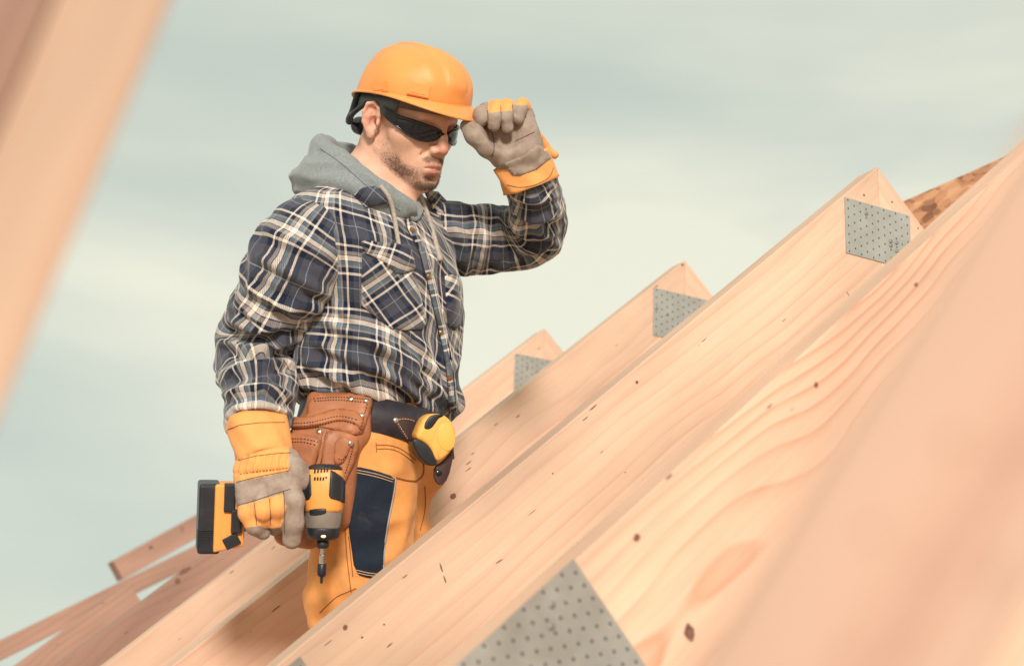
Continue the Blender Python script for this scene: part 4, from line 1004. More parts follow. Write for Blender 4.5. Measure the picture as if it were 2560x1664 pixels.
def slot(x, y, hw, hh, tilt):
    h, n_ = cast(HBVH, x, y); ez = CU*math.cos(tilt)+CR*math.sin(tilt); ez = ez-(ez @ n_)*n_; ez /= np.linalg.norm(ez); ex = np.cross(n_, ez)
    for nm, sx, sz, dp, off in (('accessory_slot', hw, hh, .0065, -.0022), ('slot_face', hw*.80, hh*.62, .0065, -.0012)):
        bm = bmesh.new(); bmesh.ops.create_cube(bm, size=2.0)
        for w in bm.verts: w.co = Vector((w.co.x*sx*(1.0 if w.co.z > 0 else 1.06), w.co.y*dp, w.co.z*sz))
        bmesh.ops.bevel(bm, geom=list(bm.edges), offset=.0016, segments=2, affect='EDGES')
        for w in bm.verts: w.co = Vector(h+n_*(off)+ex*w.co.x*-1+n_*w.co.y+ez*(w.co.z-(sz*.12 if nm == 'slot_face' else 0)))
        o = link(nm, bm_mesh(nm, bm), hat if nm == 'accessory_slot' else par, HATM, False)
        if nm == 'accessory_slot': par = o
slot(1047, 226, .0190, .0115, .22); slot(951, 219, .0165, .0105, .0)
patch('side_panel', HBVH, smooth_poly([(1153, 258), (1160, 233), (1174, 238), (1176, 262), (1172, 276), (1150, 268)], 1), hat, HATM, -.0002, 5)
# suspension: head band, sweat band and ratchet at the nape
def head_ring(a0, a1, z0, z1, grow, n=40, sag=0.0):
    v, f = [], []
    for i in range(n+1):
        a = a0+(a1-a0)*i/n; c = math.cos(a)
        for z, g_ in ((z0, 0), (z1, 0), (z1, -.003), (z0, -.003)):
            zz_ = z+sag*(1-c)/2+.010*c
            v.append(H((( .0795+grow+g_)*math.sin(a), -.004+(.101+grow+g_)*math.cos(a), zz_)))
    for i in range(n):
        for j in range(4): f.append((i*4+j, (i+1)*4+j, (i+1)*4+(j+1) % 4, i*4+(j+1) % 4))
    f += [(0, 1, 2, 3), tuple(n*4+k for k in (3, 2, 1, 0))]
    return v, f
def ringpart(name, *a, mat=None, **k):
    v, f = head_ring(*a, **k); m_ = mesh_pd(name, v, f); b_ = bmesh.new(); b_.from_mesh(m_); bmesh.ops.recalc_face_normals(b_, faces=b_.faces); b_.to_mesh(m_); b_.free()
    return link(name, m_, hat, mat, True)
ringpart('head_band', math.radians(62), math.radians(298), .026, .052, .006, mat=GREYP, sag=-.014)
ringpart('sweat_band', math.radians(-64), math.radians(64), .030, .055, .004, mat=SWEAT)
nape = catmull([H((.083, -.030, .022)), H((.078, -.060, -.002)), H((.055, -.098, -.026)), H((.0, -.114, -.036)), H((-.055, -.098, -.026)), H((-.083, -.030, .022))], 8)
def sd_nape(P):
    d = chain(P, nape, [.0045]*len(nape), .002)
    d = smin(d, chain(P, [H((.070, -.072, .03)), H((.066, -.082, -.012)), H((.05, -.102, -.028))], [.007, .006, .007], .002), .004)
    return smin(d, chain(P, [H((0, -.112, -.036)), H((0, -.126, -.038))], [.019, .0175], .002), .004)
lo, hi = bounds(nape, .04); v_, q_ = surface_net(sd_nape, lo, hi, .0022, 1); link('nape_ratchet', np_mesh('nape_ratchet', v_, q_), hat, BLKP)

# ---------------------------------------------------------------- safety glasses
LENS = new_mat('smoked_lens', (0.006, 0.006, 0.012), 0.06, spec=.6); 
GLO = new_mat('glossy_black_frame', (0.012, 0.013, 0.018), 0.20, spec=.6)
GREYT = new_mat('grey_print', (0.35, 0.37, 0.38), .5)
glasses = empty('safety_glasses'); glasses.matrix_world = MW; tag(glasses, 'black wraparound safety sunglasses on the worker, smoked lenses', 'sunglasses')
def gl_pt(a, z, off=0.0):
    """point on the wraparound front: a azimuth from front (right positive)"""
    rx, ry = .0775+off, .1015+off
    q = abs(math.sin(a)); 
    return np.array([rx*math.sin(a)*1.0, -.002+ry*math.cos(a)+.0, z])
def lens_outline(t):   # t 0 at the bridge .. 1 at the hinge : upper and lower edge heights
    up = np.interp(t, [0, .15, .4, .7, 1.0], [.0115, .0150, .0178, .0195, .0195]); lowe = np.interp(t, [0, .12, .30, .50, .75, 1.0], [.003, -.006, -.0110, -.0118, -.0070, .0040])
    return up, lowe
for sgn in (1, -1):
    nt_, nz_ = 22, 8; v, f = [], []
    for s_, off in ((0, .006), (1, .0042)):
        for i in range(nt_+1):
            t = i/nt_; a = sgn*math.radians(6+54*t); up, lw = lens_outline(t)
            for j in range(nz_+1):
                k_ = j/nz_; z = lw+(up-lw)*k_; v.append(H(gl_pt(a, z, off+.0018*math.sin(math.pi*k_)+.002*t+.0035*(1-k_)*t)))
    for s_ in (0, 1):
        b0 = s_*(nt_+1)*(nz_+1)
        for i in range(nt_):
            for j in range(nz_):
                f.append((b0+i*(nz_+1)+j, b0+(i+1)*(nz_+1)+j, b0+(i+1)*(nz_+1)+j+1, b0+i*(nz_+1)+j+1))
    m_ = mesh_pd('lens', v, f); b_ = bmesh.new(); b_.from_mesh(m_); bmesh.ops.recalc_face_normals(b_, faces=b_.faces); b_.to_mesh(m_); b_.free()
    link('lens', m_, glasses, LENS, True)
    # rim round the lens
    rp = []
    for i in range(30):
        t = i/29; a = sgn*math.radians(6+54*t); rp.append(H(gl_pt(a, lens_outline(t)[0], .0062+.002*t)))
    tube('upper_rim', rp, [.0024+.0012*(i/29) for i in range(30)], glasses, GLO)
    rp = []
    for i in range(30):
        t = i/29; a = sgn*math.radians(6+54*t); rp.append(H(gl_pt(a, lens_outline(t)[1], .0062+.0055*t)))
    tube('lower_rim', rp, .0017, glasses, GLO)
    # temple arm: deep at the hinge, thin over the ear
    tp = catmull([H((sgn*.0735, .053, .0120)), H((sgn*.0815, .030, .0180)), H((sgn*.0810, .004, .0270)), H((sgn*.0800, -.018, .0265)), H((sgn*.0800, -.034, .010))], 8)
    hh = np.interp(np.linspace(0, 1, len(tp)), [0, .25, .55, 1], [.0110, .0085, .0048, .0035]); v, f = [], []
    for i, p_ in enumerate(tp):
        for dx_, dz_ in ((.0022, 1), (.0022, -1), (-.0012, -1), (-.0012, 1)): v.append(p_+HA[0]*sgn*dx_+HA[2]*dz_*hh[i])
    n_ = len(tp)
    for i in range(n_-1):
        for j in range(4): f.append((i*4+j, (i+1)*4+j, (i+1)*4+(j+1) % 4, i*4+(j+1) % 4))
    f += [(0, 1, 2, 3), tuple((n_-1)*4+k for k in (3, 2, 1, 0))]
    m_ = mesh_pd('temple', v, f); b_ = bmesh.new(); b_.from_mesh(m_); bmesh.ops.recalc_face_normals(b_, faces=b_.faces)
    bmesh.ops.bevel(b_, geom=list(b_.edges), offset=.0008, segments=2, affect='EDGES'); b_.to_mesh(m_); b_.free(); link('temple', m_, glasses, GLO, False)
tube('bridge', [H(gl_pt(math.radians(a), .007, .006)) for a in np.linspace(-9, 9, 9)], .0038, glasses, GLO)
# eyebrow
BROW = new_mat('dark_hair', (0.05, 0.03, 0.022), .7)

# ---------------------------------------------------------------- hoodie
FLEECE = new_mat('grey_fleece', (0.235, 0.262, 0.27), 0.95, spec=.1, sheen=.3); add_noise_var(FLEECE, scale=260, amt=.20, bump=.3, bscale=600, dist=.0008)
CORD = new_mat('drawcord', (0.42, 0.37, 0.315), .85); add_noise_var(CORD, scale=300, amt=.25, bump=.5, bscale=900, dist=.0006)
BRASS = new_mat('brass', (0.45, 0.25, 0.10), .35, metal=.9)
rim_pts = catmull([U(1014, 520, .090), U(968, 500, .103), U(905, 450, .102), U(848, 398, .065), U(802, 366, .005), U(812, 368, -.055), U(872, 388, -.105), U(960, 440, -.115), U(1030, 500, -.05), U(1034, 522, .03)], 4)
low_pts = catmull([U(1000, 522, .095), U(912, 468, .112), U(818, 446, .080), U(772, 448, .010), U(782, 448, -.070), U(860, 465, -.12), U(980, 515, -.11)], 4)
def sd_hood(P):
    d = chain(P, rim_pts, [.0150]*len(rim_pts), .010)
    rr = np.interp(np.linspace(0, 1, len(low_pts)), [0, .15, .45, .7, 1], [.010, .014, .021, .022, .018])
    d2 = chain(P, low_pts, list(rr), .03)
    d = smin(d, d2, .022)
    # sheet between the rim and the shoulders
    for i in range(0, len(rim_pts)-4, 4):
        j = min(int(i*len(low_pts)/len(rim_pts)), len(low_pts)-1); d = smin(d, rcone(P, rim_pts[i], low_pts[j], .010, .018), .020)
    d = smax(d, -chain(P, [U(945, 500, .0), U(935, 450, .0), H((0, -.03, -.06)), H((0, -.03, .02))], [.062, .070, .078, .085], .02), .014)
    return d
lo, hi = bounds(list(rim_pts)+list(low_pts), .07)
V, Q = surface_net(sd_hood, lo, hi, .0036, 2)
Nn = normals(V, Q); S, T = bone_coords(V, low_pts, [.04]*len(low_pts))
V = V+Nn*(((ridge(np.stack([S*6, T*1.1, V[:, 2]*16], 1)+.8*fbm(V*12, 2)[:, None])**1.8)-.4)*.009)[:, None]; V = lap(lap(V, Q), Q, .4)
hoodie = link('hoodie_hood', np_mesh('hoodie_hood', V, Q), person, FLEECE); HV, HQ = V, Q
BV_J = bvh_of((JV, JQ), (SV, SQ)); BV_JH = bvh_of((JV, JQ), (SV, SQ), (HV, HQ))
THREAD = new_mat('dark_thread', (0.03, 0.03, 0.035), .9)
NAVY = cloth_mat('navy_tape', (0.012, 0.017, 0.032))
# hood edge seam
seam('stitching', BV_JH, smooth_poly([(800, 372), (850, 405), (905, 455), (950, 492), (1000, 528)], 2, False), hoodie, GREYP, .0008, .0000)
# drawcords
for line, r_ in (([(951, 466), (972, 486), (984, 521), (990, 569), (999, 617), (1005, 664)], .0042), ([(1048, 492), (1063, 517), (1076, 557), (1088, 600), (1101, 652)], .0048)):
    pts = []
    for q in resample(smooth_poly(line, 2, False), 8, False):
        h, n_ = cast(BV_JH, *q)
        if h is not None: pts.append(h+CN*.006)
    pts = np.array(pts)
    for _ in range(6): pts[1:-1] = pts[1:-1]*.5+(pts[:-2]+pts[2:])*.25
    rr = np.full(len(pts), r_); rr[-2:] = r_*1.25
    tube('drawcord', pts, rr, hoodie, CORD)
# inner T-shirt / hoodie front with a short zip
def diag_uv(ang, sc, ox=0, oy=0):
    c, s_ = math.cos(ang), math.sin(ang)
    return lambda p: [((x*c-y*s_)*sc+ox, -(x*s_+y*c)*sc+oy) for x, y in p]
PXM = 1/1330.
patch('hoodie_front', BV_J, smooth_poly([(1000, 505), (1050, 492), (1058, 520), (1040, 560), (1022, 545)], 1), hoodie, FLEECE, .006, 7)
tube('zip_pull', [cast(BV_J, 1021, y)[0]+CN*.010 for y in (508, 515, 522, 530, 538)], [.0022, .003, .0024, .002, .0016], hoodie, BRASS)
# shirt-jacket details
patch('collar', BV_JH, [(884, 486), (906, 470), (938, 466), (962, 484), (972, 506), (948, 512), (914, 518), (898, 500)], jacket, PLAID, .005, 8, uvf=diag_uv(.9, PXM, .02, .03), puff=.004)
patch('collar', BV_JH, [(1062, 480), (1092, 484), (1118, 512), (1112, 540), (1084, 528)], jacket, PLAID, .005, 8, uvf=diag_uv(-.7, PXM, .05, .01), puff=.003)
pk = patch('chest_pocket', BV_J, [(905, 628), (950, 640), (1030, 672), (1040, 700), (1066, 806), (1052, 822), (1010, 826), (975, 820), (903, 762)], jacket, PLAID, .003, 9, uvf=diag_uv(.62, PXM, .0, .04), puff=.006)
fl = patch('pocket_flap', BV_J, [(902, 604), (915, 600), (1022, 618), (1034, 672), (1004, 684), (985, 682), (955, 654), (912, 632)], jacket, PLAID, .0085, 8, uvf=diag_uv(-.35, PXM, .07, .05), puff=.005)
patch('chest_pocket', BV_J, [(1112, 690), (1136, 684), (1146, 700), (1148, 812), (1132, 826), (1118, 812)], jacket, PLAID, .003, 9, uvf=diag_uv(-.5, PXM, .02, .0), puff=.005)
plk = [(1024, 548), (1036, 580), (1052, 606), (1066, 640), (1081, 700), (1096, 765), (1112, 832), (1125, 890), (1134, 960), (1137, 1030)]
strip = [(x-13, y+2) for x, y in plk]+[(x+3, y) for x, y in plk[::-1]]
patch('button_placket', BV_J, strip, jacket, PLAID, .0032, 8, uvf=diag_uv(.22, PXM, .03, .0))
seam('stitching', BV_J, smooth_poly(plk, 1, False), jacket, NAVY, .0024, .001)
seam('stitching', BV_J, smooth_poly([(x-15, y+2) for x, y in plk], 1, False), jacket, THREAD, .0008, .0015)
for q in ((1029, 576), (1070, 690), (1101, 830), (1124, 945)):
    h, n_ = cast(BV_J, q[0]-2, q[1])
    if h is None: continue
    bm = bmesh.new(); mt = Matrix.Translation(h+n_*.0035) @ Vector(n_).to_track_quat('Z', 'Y').to_matrix().to_4x4()
    bmesh.ops.create_cone(bm, cap_ends=True, segments=16, radius1=.0055, radius2=.0046, depth=.003, matrix=mt)
    bmesh.ops.create_cone(bm, cap_ends=True, segments=12, radius1=.0028, radius2=.0015, depth=.0015, matrix=mt @ Matrix.Translation((0, 0, .002)))
    link('button', bm_mesh('button', bm), jacket, BRASS, False)

# ---------------------------------------------------------------- work gloves
GFAB = cloth_mat('glove_canvas', (0.86, 0.375, 0.12), amt=.08)
GLEA = new_mat('glove_split_leather', (0.335, 0.265, 0.215), .9, spec=.15, sheen=.2); add_noise_var(GLEA, scale=38, amt=.28, bump=.6, bscale=330, dist=.0012)
GMIX = cloth_mat('glove_canvas_and_leather', (0.86, 0.375, 0.12), amt=.08)
def _gm(m):
    t, b = nt(m); L = t.links.new; a = N(t, 'ShaderNodeAttribute', attribute_name='leather'); c = N(t, 'ShaderNodeTexCoord')
    s_ = N(t, 'ShaderNodeMapRange', inp={'From Min': .44, 'From Max': .56}); L(a.outputs['Fac'], s_.inputs[0])
    no = N(t, 'ShaderNodeTexNoise', inp={'Scale': 34., 'Detail': 5., 'Roughness': .65}); L(c.outputs['Object'], no.inputs['Vector'])
    r = N(t, 'ShaderNodeValToRGB'); r.color_ramp.elements[0].position = .3; r.color_ramp.elements[1].position = .72
    r.color_ramp.elements[0].color = (.25, .175, .135, 1); r.color_ramp.elements[1].color = (.43, .36, .305, 1); L(no.outputs[0], r.inputs[0])
    old = b.inputs['Base Color'].links[0].from_socket; x = N(t, 'ShaderNodeMix', data_type='RGBA'); L(s_.outputs[0], x.inputs[0]); L(old, x.inputs[6]); L(r.outputs[0], x.inputs[7]); L(x.outputs[2], b.inputs['Base Color'])
_gm(GMIX)
def frame_box(P, c, ex, ey, ez, h, rad):
    return rbox(P, c, h, rad, np.stack([ex, ey, ez]))
def unit(v): v = np.asarray(v, float); return v/np.linalg.norm(v)
def make_glove(name, sd, lo, hi, leather, h=.0021, post=None):
    V, Q = surface_net(sd, lo, hi, h, 1)
    if post is not None: V = post(V, Q)
    c = V[Q].mean(1); n_ = normals(V, Q)[Q].mean(1)
    mk = smooth_s(leather(V, normals(V, Q)).astype(float), Q, 3)
    o = link(name, np_mesh(name, V, Q, attrs={'leather': mk}), person, GMIX); return o, V, Q
def gauntlet(c0, c1, lat, a0, a1, b0, b1, parent, flare=1.0, n=56, m=10, th=.0035, sag=0.0):
    """open stiff cuff between two ring centres; double walled"""
    ax = unit(np.asarray(c1)-c0); e1 = unit(lat-(lat @ ax)*ax); e2 = np.cross(ax, e1); v, f = [], []
    for s_, off in ((0, 0), (1, -th)):
        for j in range(m):
            t = j/(m-1); bead = .0016*math.exp(-((t-.97)/.04)**2)+.0012*math.exp(-((t-.05)/.05)**2)
            for i in range(n):
                al = 2*math.pi*i/n; wob = .0022*math.sin(al*3+t*2.1)+.0016*math.sin(al*7+t*5)
                a, b = a0+(a1-a0)*t+off+bead+wob, b0+(b1-b0)*t+off+bead+wob
                v.append(np.asarray(c0)+(np.asarray(c1)-c0)*t+e1*a*math.cos(al)+e2*b*math.sin(al)+ax*sag*t*math.cos(al))
    for s_ in (0, 1):
        for j in range(m-1):
            for i in range(n):
                q = (s_*m*n+j*n+i, s_*m*n+j*n+(i+1) % n, s_*m*n+(j+1)*n+(i+1) % n, s_*m*n+(j+1)*n+i); f.append(q if s_ else q[::-1])
    for j in (0, m-1):
        for i in range(n):
            q = (j*n+i, j*n+(i+1) % n, m*n+j*n+(i+1) % n, m*n+j*n+i); f.append(q)
    me = mesh_pd('cuff', v, f); b_ = bmesh.new(); b_.from_mesh(me); bmesh.ops.recalc_face_normals(b_, faces=b_.faces); b_.to_mesh(me); b_.free()
    return link('cuff', me, parent, GFAB, True), (np.array(v[:m*n]), np.array([(j*n+i, j*n+(i+1) % n, (j+1)*n+(i+1) % n, (j+1)*n+i) for j in range(m-1) for i in range(n)]))

# raised hand: palm to the camera, fingers folded over the brim, thumb below it
gx, gy, gz = unit(CR*.97+CU*.22), unit(CU*.97-CR*.20), CN
LF = {'index': ([U(1240, 300, .055), U(1216, 276, .075), U(1203, 286, .098), U(1205, 298, .104)], [.0150, .0150, .0148, .0140]),
      'middle': ([U(1252, 305, .050), U(1241, 268, .085), U(1236, 292, .112), U(1235, 313, .112)], [.0150, .0138, .0134, .0128]),
      'ring': ([U(1284, 300, .048), U(1267, 264, .082), U(1267, 292, .108), U(1268, 317, .106)], [.0150, .0132, .0128, .0122]),
      'little': ([U(1320, 295, .045), U(1307, 262, .076), U(1300, 272, .095), U(1295, 297, .098)], [.0150, .0125, .0122, .0115])}
LT_ = ([U(1256, 388, .070), U(1222, 366, .092), U(1188, 338, .098), U(1170, 316, .094)], [.0230, .0195, .0165, .0140])
def sd_gl(P):
    d = frame_box(P, U(1287, 338, .060), gx, gy, gz, (.041, .052, .021), .019)
    d = smin(d, ell(P, U(1318, 345, .072), (.022, .022, .034), np.stack([gx, gz, gy])), .02)
    d = smin(d, chain(P, *LT_, .012), .016)
    d = smin(d, ell(P, U(1236, 336, .070), (.026, .034, .014), np.stack([gx, gy, gz])), .014)
    d = smin(d, chain(P, [U(1295, 380, .055), U(1303, 395, .050)], [.038, .036], .01), .025)
    d = smax(d, -ell(P, U(1262, 340, .100), (.030, .022, .020), np.stack([gx, gy, gz])), .016)
    fs = None
    for k in LF: 
        q = chain(P, LF[k][0], [r*.90 for r in LF[k][1]], .008); fs = q if fs is None else smin(fs, q, .0008)
    d = smin(d, fs, .005)
    d = smax(d, -chain(P, [U(1228, 392, .098), U(1236, 360, .104), U(1228, 330, .105)], [.0015, .0025, .0015], .003), .006)
    return d
def wrinkle(V, Q, amp=.0012, f=70., seed=0.):
    n_ = normals(V, Q); r = ridge(np.stack([V[:, 0], V[:, 1], V[:, 2]*.55], 1)*f+seed+2*fbm(V*40, 2)[:, None]); return lap(V+n_*((r**2-.35)*amp)[:, None], Q, .4)
def leather_l(c, n_):
    p = pxM(c); front = (n_ @ CN) > -.25
    top = (p[:, 1] < 280-(p[:, 0]-1240)*.10) & (p[:, 0] > 1221)
    lit = (p[:, 0] > 1281) & (p[:, 1] > 262) & ((c-U(1300, 280, .1)) @ CN > -.012)
    return front & (~top | lit)
lo, hi = bounds([U(1150, 240, .05), U(1380, 420, .05), U(1270, 330, .14), U(1270, 330, .0)], .02)
glove_l, GLV, GLQ = make_glove('glove', sd_gl, lo, hi, leather_l, post=lambda V, Q: wrinkle(V, Q, .0016, 42.))
BV_GL = bvh_of((GLV, GLQ)); CREASE = new_mat('glove_seam_and_shade', (.10, .065, .05), .9)  # dark brown for seams and for shade painted between the fingers
for line in ([(1218, 276), (1221, 294), (1219, 312)], [(1252, 266), (1253, 292), (1252, 322)], [(1281, 262), (1283, 284), (1282, 306)], [(1226, 322), (1234, 345), (1236, 372), (1230, 390)], [(1290, 352), (1312, 342), (1336, 330)]):
    seam('stitching', BV_GL, smooth_poly(line, 2, False), glove_l, CREASE, .0009, -.0002, step=3)  # lines between the fingers are painted gap shade, not thread
glove_l['label'] = 'raised glove, palm leather towards the camera'
_, cufl = gauntlet(U(1300, 396, .050), U(1328, 464, .040), gx, .052, .054, .037, .043, glove_l, sag=.003)
BV_CL = bvh_of(cufl, (GLV, GLQ))
patch('leather_patch', BV_CL, [(1262, 408), (1268, 420), (1282, 437), (1300, 439), (1340, 424), (1377, 394), (1362, 372), (1344, 362), (1310, 388)], glove_l, GLEA, .0022, 7)
seam('stitching', BV_CL, smooth_poly([(1268, 462), (1300, 470), (1340, 463), (1375, 444), (1383, 420)], 2, False), glove_l, new_mat('tan_thread', (.28, .14, .05), .9), .0007, .0006)
tab = catmull([U(1346, 340, .03), U(1356, 352, .02), U(1372, 374, .015), U(1392, 392, .02)], 5)
tube('pull_tab', tab, [.008, .0085, .0075, .0075, .0075, .0075, .0075, .0075, .0075, .007, .007, .007, .007, .0075, .0075, .006][:len(tab)], glove_l, GFAB)

# lowered hand: back of the hand to the camera, closed round the driver's handle
kx = unit(U(735, 1200, .29)-U(590, 1238, .285)); ky = unit(U(650, 1160, .27)-U(664, 1250, .30)); ky = unit(ky-(ky @ kx)*kx); kz = np.cross(kx, ky)
RF = {'index': ([U(722, 1205, .292), U(735, 1250, .312), U(733, 1308, .312), U(729, 1348, .303)], [.0170, .0168, .0165, .0158]),
      'middle': ([U(688, 1222, .300), U(695, 1270, .322), U(693, 1304, .306), U(688, 1320, .280)], [.0160, .0138, .0132, .0125]),
      'ring': ([U(655, 1236, .300), U(657, 1278, .324), U(660, 1300, .308), U(664, 1310, .282)], [.0155, .0135, .0130, .0120]),
      'little': ([U(614, 1242, .296), U(616, 1282, .318), U(636, 1316, .316), U(657, 1330, .300)], [.0150, .0130, .0128, .0125])}
RT_ = ([U(722, 1150, .268), U(742, 1180, .285), U(757, 1200, .280), U(772, 1214, .262)], [.0190, .0185, .0165, .0140])
def sd_gr(P):
    d = frame_box(P, U(657, 1208, .285), kx, ky, kz, (.047, .036, .021), .019)
    d = smin(d, chain(P, *RT_, .01), .014)
    d = smin(d, ell(P, U(659, 1158, .262), (.047, .030, .036), np.stack([kx, ky, kz])), .022)
    fs = None
    for k in RF:
        q = chain(P, *RF[k], .008); fs = q if fs is None else smin(fs, q, .0008)
    return smin(d, fs, .007)
def leather_r(c, n_):
    p = pxM(c); P32 = c.astype(np.float32)
    dd = {k: chain(P32, *RF[k], .001) for k in RF}; m_ = np.minimum.reduce(list(dd.values()))
    ix = (dd['index'] <= m_+.0006) & (p[:, 1] > 1212)
    th_ = chain(P32, *RT_, .001) < .004
    tip = np.zeros(len(c), bool)
    for k, y_ in (('little', 1314), ('ring', 1324), ('middle', 1326)): tip |= (dd[k] <= m_+.0006) & (p[:, 1] > y_-(p[:, 0]-640)*.15)
    strap = (p[:, 1] > 1206-(p[:, 0]-586)*.21) & (p[:, 1] < 1268-(p[:, 0]-586)*.29) & ((n_ @ CN) > -.2)
    return ix | (th_ & (p[:, 0] > 722)) | tip | strap
def post_r(V, Q):
    p = pxM(V); n_ = normals(V, Q); g_ = sstep(1195, 1180, p[:, 1])*sstep(1128, 1140, p[:, 1])*(p[:, 0] < 725)
    V = V+n_*(g_*(np.sin((p[:, 0]+.2*p[:, 1])*.36+3*vnoise(V*60))*.0022-np.exp(-((p[:, 1]-1183+.08*(p[:, 0]-600))/5)**2)*.003))[:, None]
    f_ = sstep(1230, 1262, p[:, 1])*(p[:, 1] < 1310); V = V+n_*(f_*np.sin(p[:, 0]*.5+p[:, 1]*.1+2*vnoise(V*50))*.0003)[:, None]
    return wrinkle(V, Q, .0013, 40., 7.)
lo, hi = bounds([U(560, 1125, .28), U(790, 1370, .28), U(660, 1230, .345), U(660, 1230, .23)], .015)
glove_r, GRV, GRQ = make_glove('glove', sd_gr, lo, hi, leather_r, post=post_r)
BV_GR0 = bvh_of((GRV, GRQ))
for line in ([(636, 1258), (639, 1285), (642, 1312)], [(674, 1246), (676, 1280), (676, 1312)], [(709, 1228), (712, 1270), (711, 1335)], [(588, 1264), (640, 1250), (690, 1232), (726, 1222)], [(592, 1204), (640, 1192), (690, 1182), (722, 1176)]):
    seam('stitching', BV_GR0, smooth_poly(line, 2, False), glove_r, CREASE, .0008, .0, step=3)  # finger gaps get their shade as dark lines; strap lines are thread
glove_r['label'] = 'lowered glove with grey knuckle strap, round the driver handle'
_, cufr = gauntlet(U(661, 1152, .258), U(640, 1052, .215), CR, .0475, .0535, .038, .047, glove_r, sag=.004)
BV_GR = bvh_of(cufr, (GRV, GRQ))
seam('stitching', BV_GR, [(596, 1150), (640, 1139), (690, 1133), (728, 1131)], glove_r, bpy.data.materials['tan_thread'], .0007, .0006)
seam('stitching', BV_GR, [(570, 1073), (600, 1062), (650, 1056), (712, 1055)], glove_r, bpy.data.materials['tan_thread'], .0007, .0006)
seam('stitching', BV_GR, [(600, 1185), (640, 1178), (690, 1172), (722, 1168)], glove_r, bpy.data.materials['tan_thread'], .0009, .0006, dash=(1, 1))

# ---------------------------------------------------------------- cordless impact driver, nose down
ORP = new_mat('orange_plastic', (0.88, 0.37, 0.085), .45); add_noise_var(ORP, scale=20, amt=.05, bump=.1, bscale=900, dist=.0004)
GRP = new_mat('grey_nose_casting', (0.30, 0.265, 0.235), .42, metal=.3); add_noise_var(GRP, scale=40, amt=.12)
CHROME = new_mat('chrome_shank', (.75, .76, .75), .18, metal=1.0)
LEDM = new_mat('work_light', (1, .8, .55), .3); _b = nt(LEDM)[1]; _b.inputs['Emission Color'].default_value = (1, .62, .30, 1); _b.inputs['Emission Strength'].default_value = 0.7
driver = empty('impact_driver'); driver.matrix_world = MW; tag(driver, 'orange and black cordless impact driver held nose down in the lowered glove', 'impact driver')
DN = .262
dA, dB = U(813, 1162, DN), U(807, 1349, DN+.012); DZ = unit(dA-dB); DX = unit(CR-(CR @ DZ)*DZ); DY = np.cross(DZ, DX)      # DY away from the camera
def dpx(y): return dA+(dB-dA)*((y-1162)/(1349-1162))
def lathe(name, secs, parent, mat, n=40, sq=2.6, caps=True, smooth=True):
    """secs: (pixel row, half width, half depth, dx)"""
    v, f = [], []
    for y, a, b, dx in secs:
        c = dpx(y)+DX*dx
        for i in range(n):
            al = 2*math.pi*i/n; cs, sn = math.cos(al), math.sin(al)
            v.append(c+DX*a*math.copysign(abs(cs)**(2/sq), cs)+DY*b*math.copysign(abs(sn)**(2/sq), sn))
    m = len(secs)
    for j in range(m-1):
        for i in range(n): f.append((j*n+i, j*n+(i+1) % n, (j+1)*n+(i+1) % n, (j+1)*n+i))
    if caps: f += [tuple(range(n)), tuple((m-1)*n+i for i in range(n))[::-1]]
    me = mesh_pd(name, v, f); b_ = bmesh.new(); b_.from_mesh(me); bmesh.ops.recalc_face_normals(b_, faces=b_.faces); b_.to_mesh(me); b_.free()
    return link(name, me, parent, mat, smooth), (np.array(v), np.array(f[:(m-1)*n]))
k_ = 1/1474.
hs, hgeo = lathe('motor_housing', [(1166, .020, .020, 0), (1169, .026, .027, 0), (1176, .030, .031, 0), (1190, .0325, .034, 0), (1215, .0335, .035, 0), (1245, .0335, .035, 0), (1258, .0330, .034, 0), (1270, .0325, .033, 0), (1278, .0315, .032, 0)], driver, ORP)
lathe('rear_cap', [(1159, .012, .012, 0), (1161, .021, .021, 0), (1165, .0265, .027, 0), (1170, .0290, .0295, 0), (1173, .0295, .030, 0)], driver, BLKP)
nose, _ = lathe('nose_cone', [(1272, .0318, .0325, 0), (1280, .0315, .032, 0), (1292, .0310, .0312, 0), (1305, .0300, .030, 0), (1318, .0278, .028, 0), (1323, .0262, .0262, 0)], driver, GRP, sq=2.3)
lathe('nose_ring', [(1318, .0282, .0282, 0), (1322, .0287, .0287, 0), (1334, .0278, .0278, 0), (1342, .0255, .0255, 0), (1348, .0205, .0205, 0), (1349, .016, .016, 0)], driver, BLKP, sq=2.2)
lathe('chuck_collar', [(1340, .0085, .0085, 0), (1350, .0090, .0090, 0), (1353, .0105, .0105, 0), (1364, .0108, .0108, 0), (1369, .0088, .0088, 0), (1370, .006, .006, 0)], driver, BLKP, sq=2)
lathe('bit_shank', [(1366, .0036, .0036, 0), (1384, .0036, .0036, 0), (1385, .0043, .0043, 0), (1387, .0048, .0048, 0), (1412, .0048, .0048, 0)], driver, CHROME, n=12, sq=2, smooth=False)
lathe('bit_sleeve', [(1408, .0068, .0068, 0), (1410, .0076, .0076, 0), (1432, .0078, .0078, 0), (1438, .0066, .0066, 0), (1440, .004, .004, 0)], driver, BLKP, sq=2)
lathe('bit_tip', [(1438, .0028, .0028, 0), (1452, .0026, .0026, 0), (1457, .0016, .0016, 0)], driver, BLKP, n=8, sq=2, smooth=False)
BV_D = bvh_of(hgeo)
for poly in ([(757, 1206), (766, 1192), (777, 1186), (779, 1236), (774, 1247), (757, 1251)], [(826, 1175), (838, 1180), (856, 1194), (862, 1205), (860, 1256), (845, 1250), (826, 1245), (822, 1238)]):
    patch('side_panel', BV_D, poly, driver, BLKP, .0034, 5)
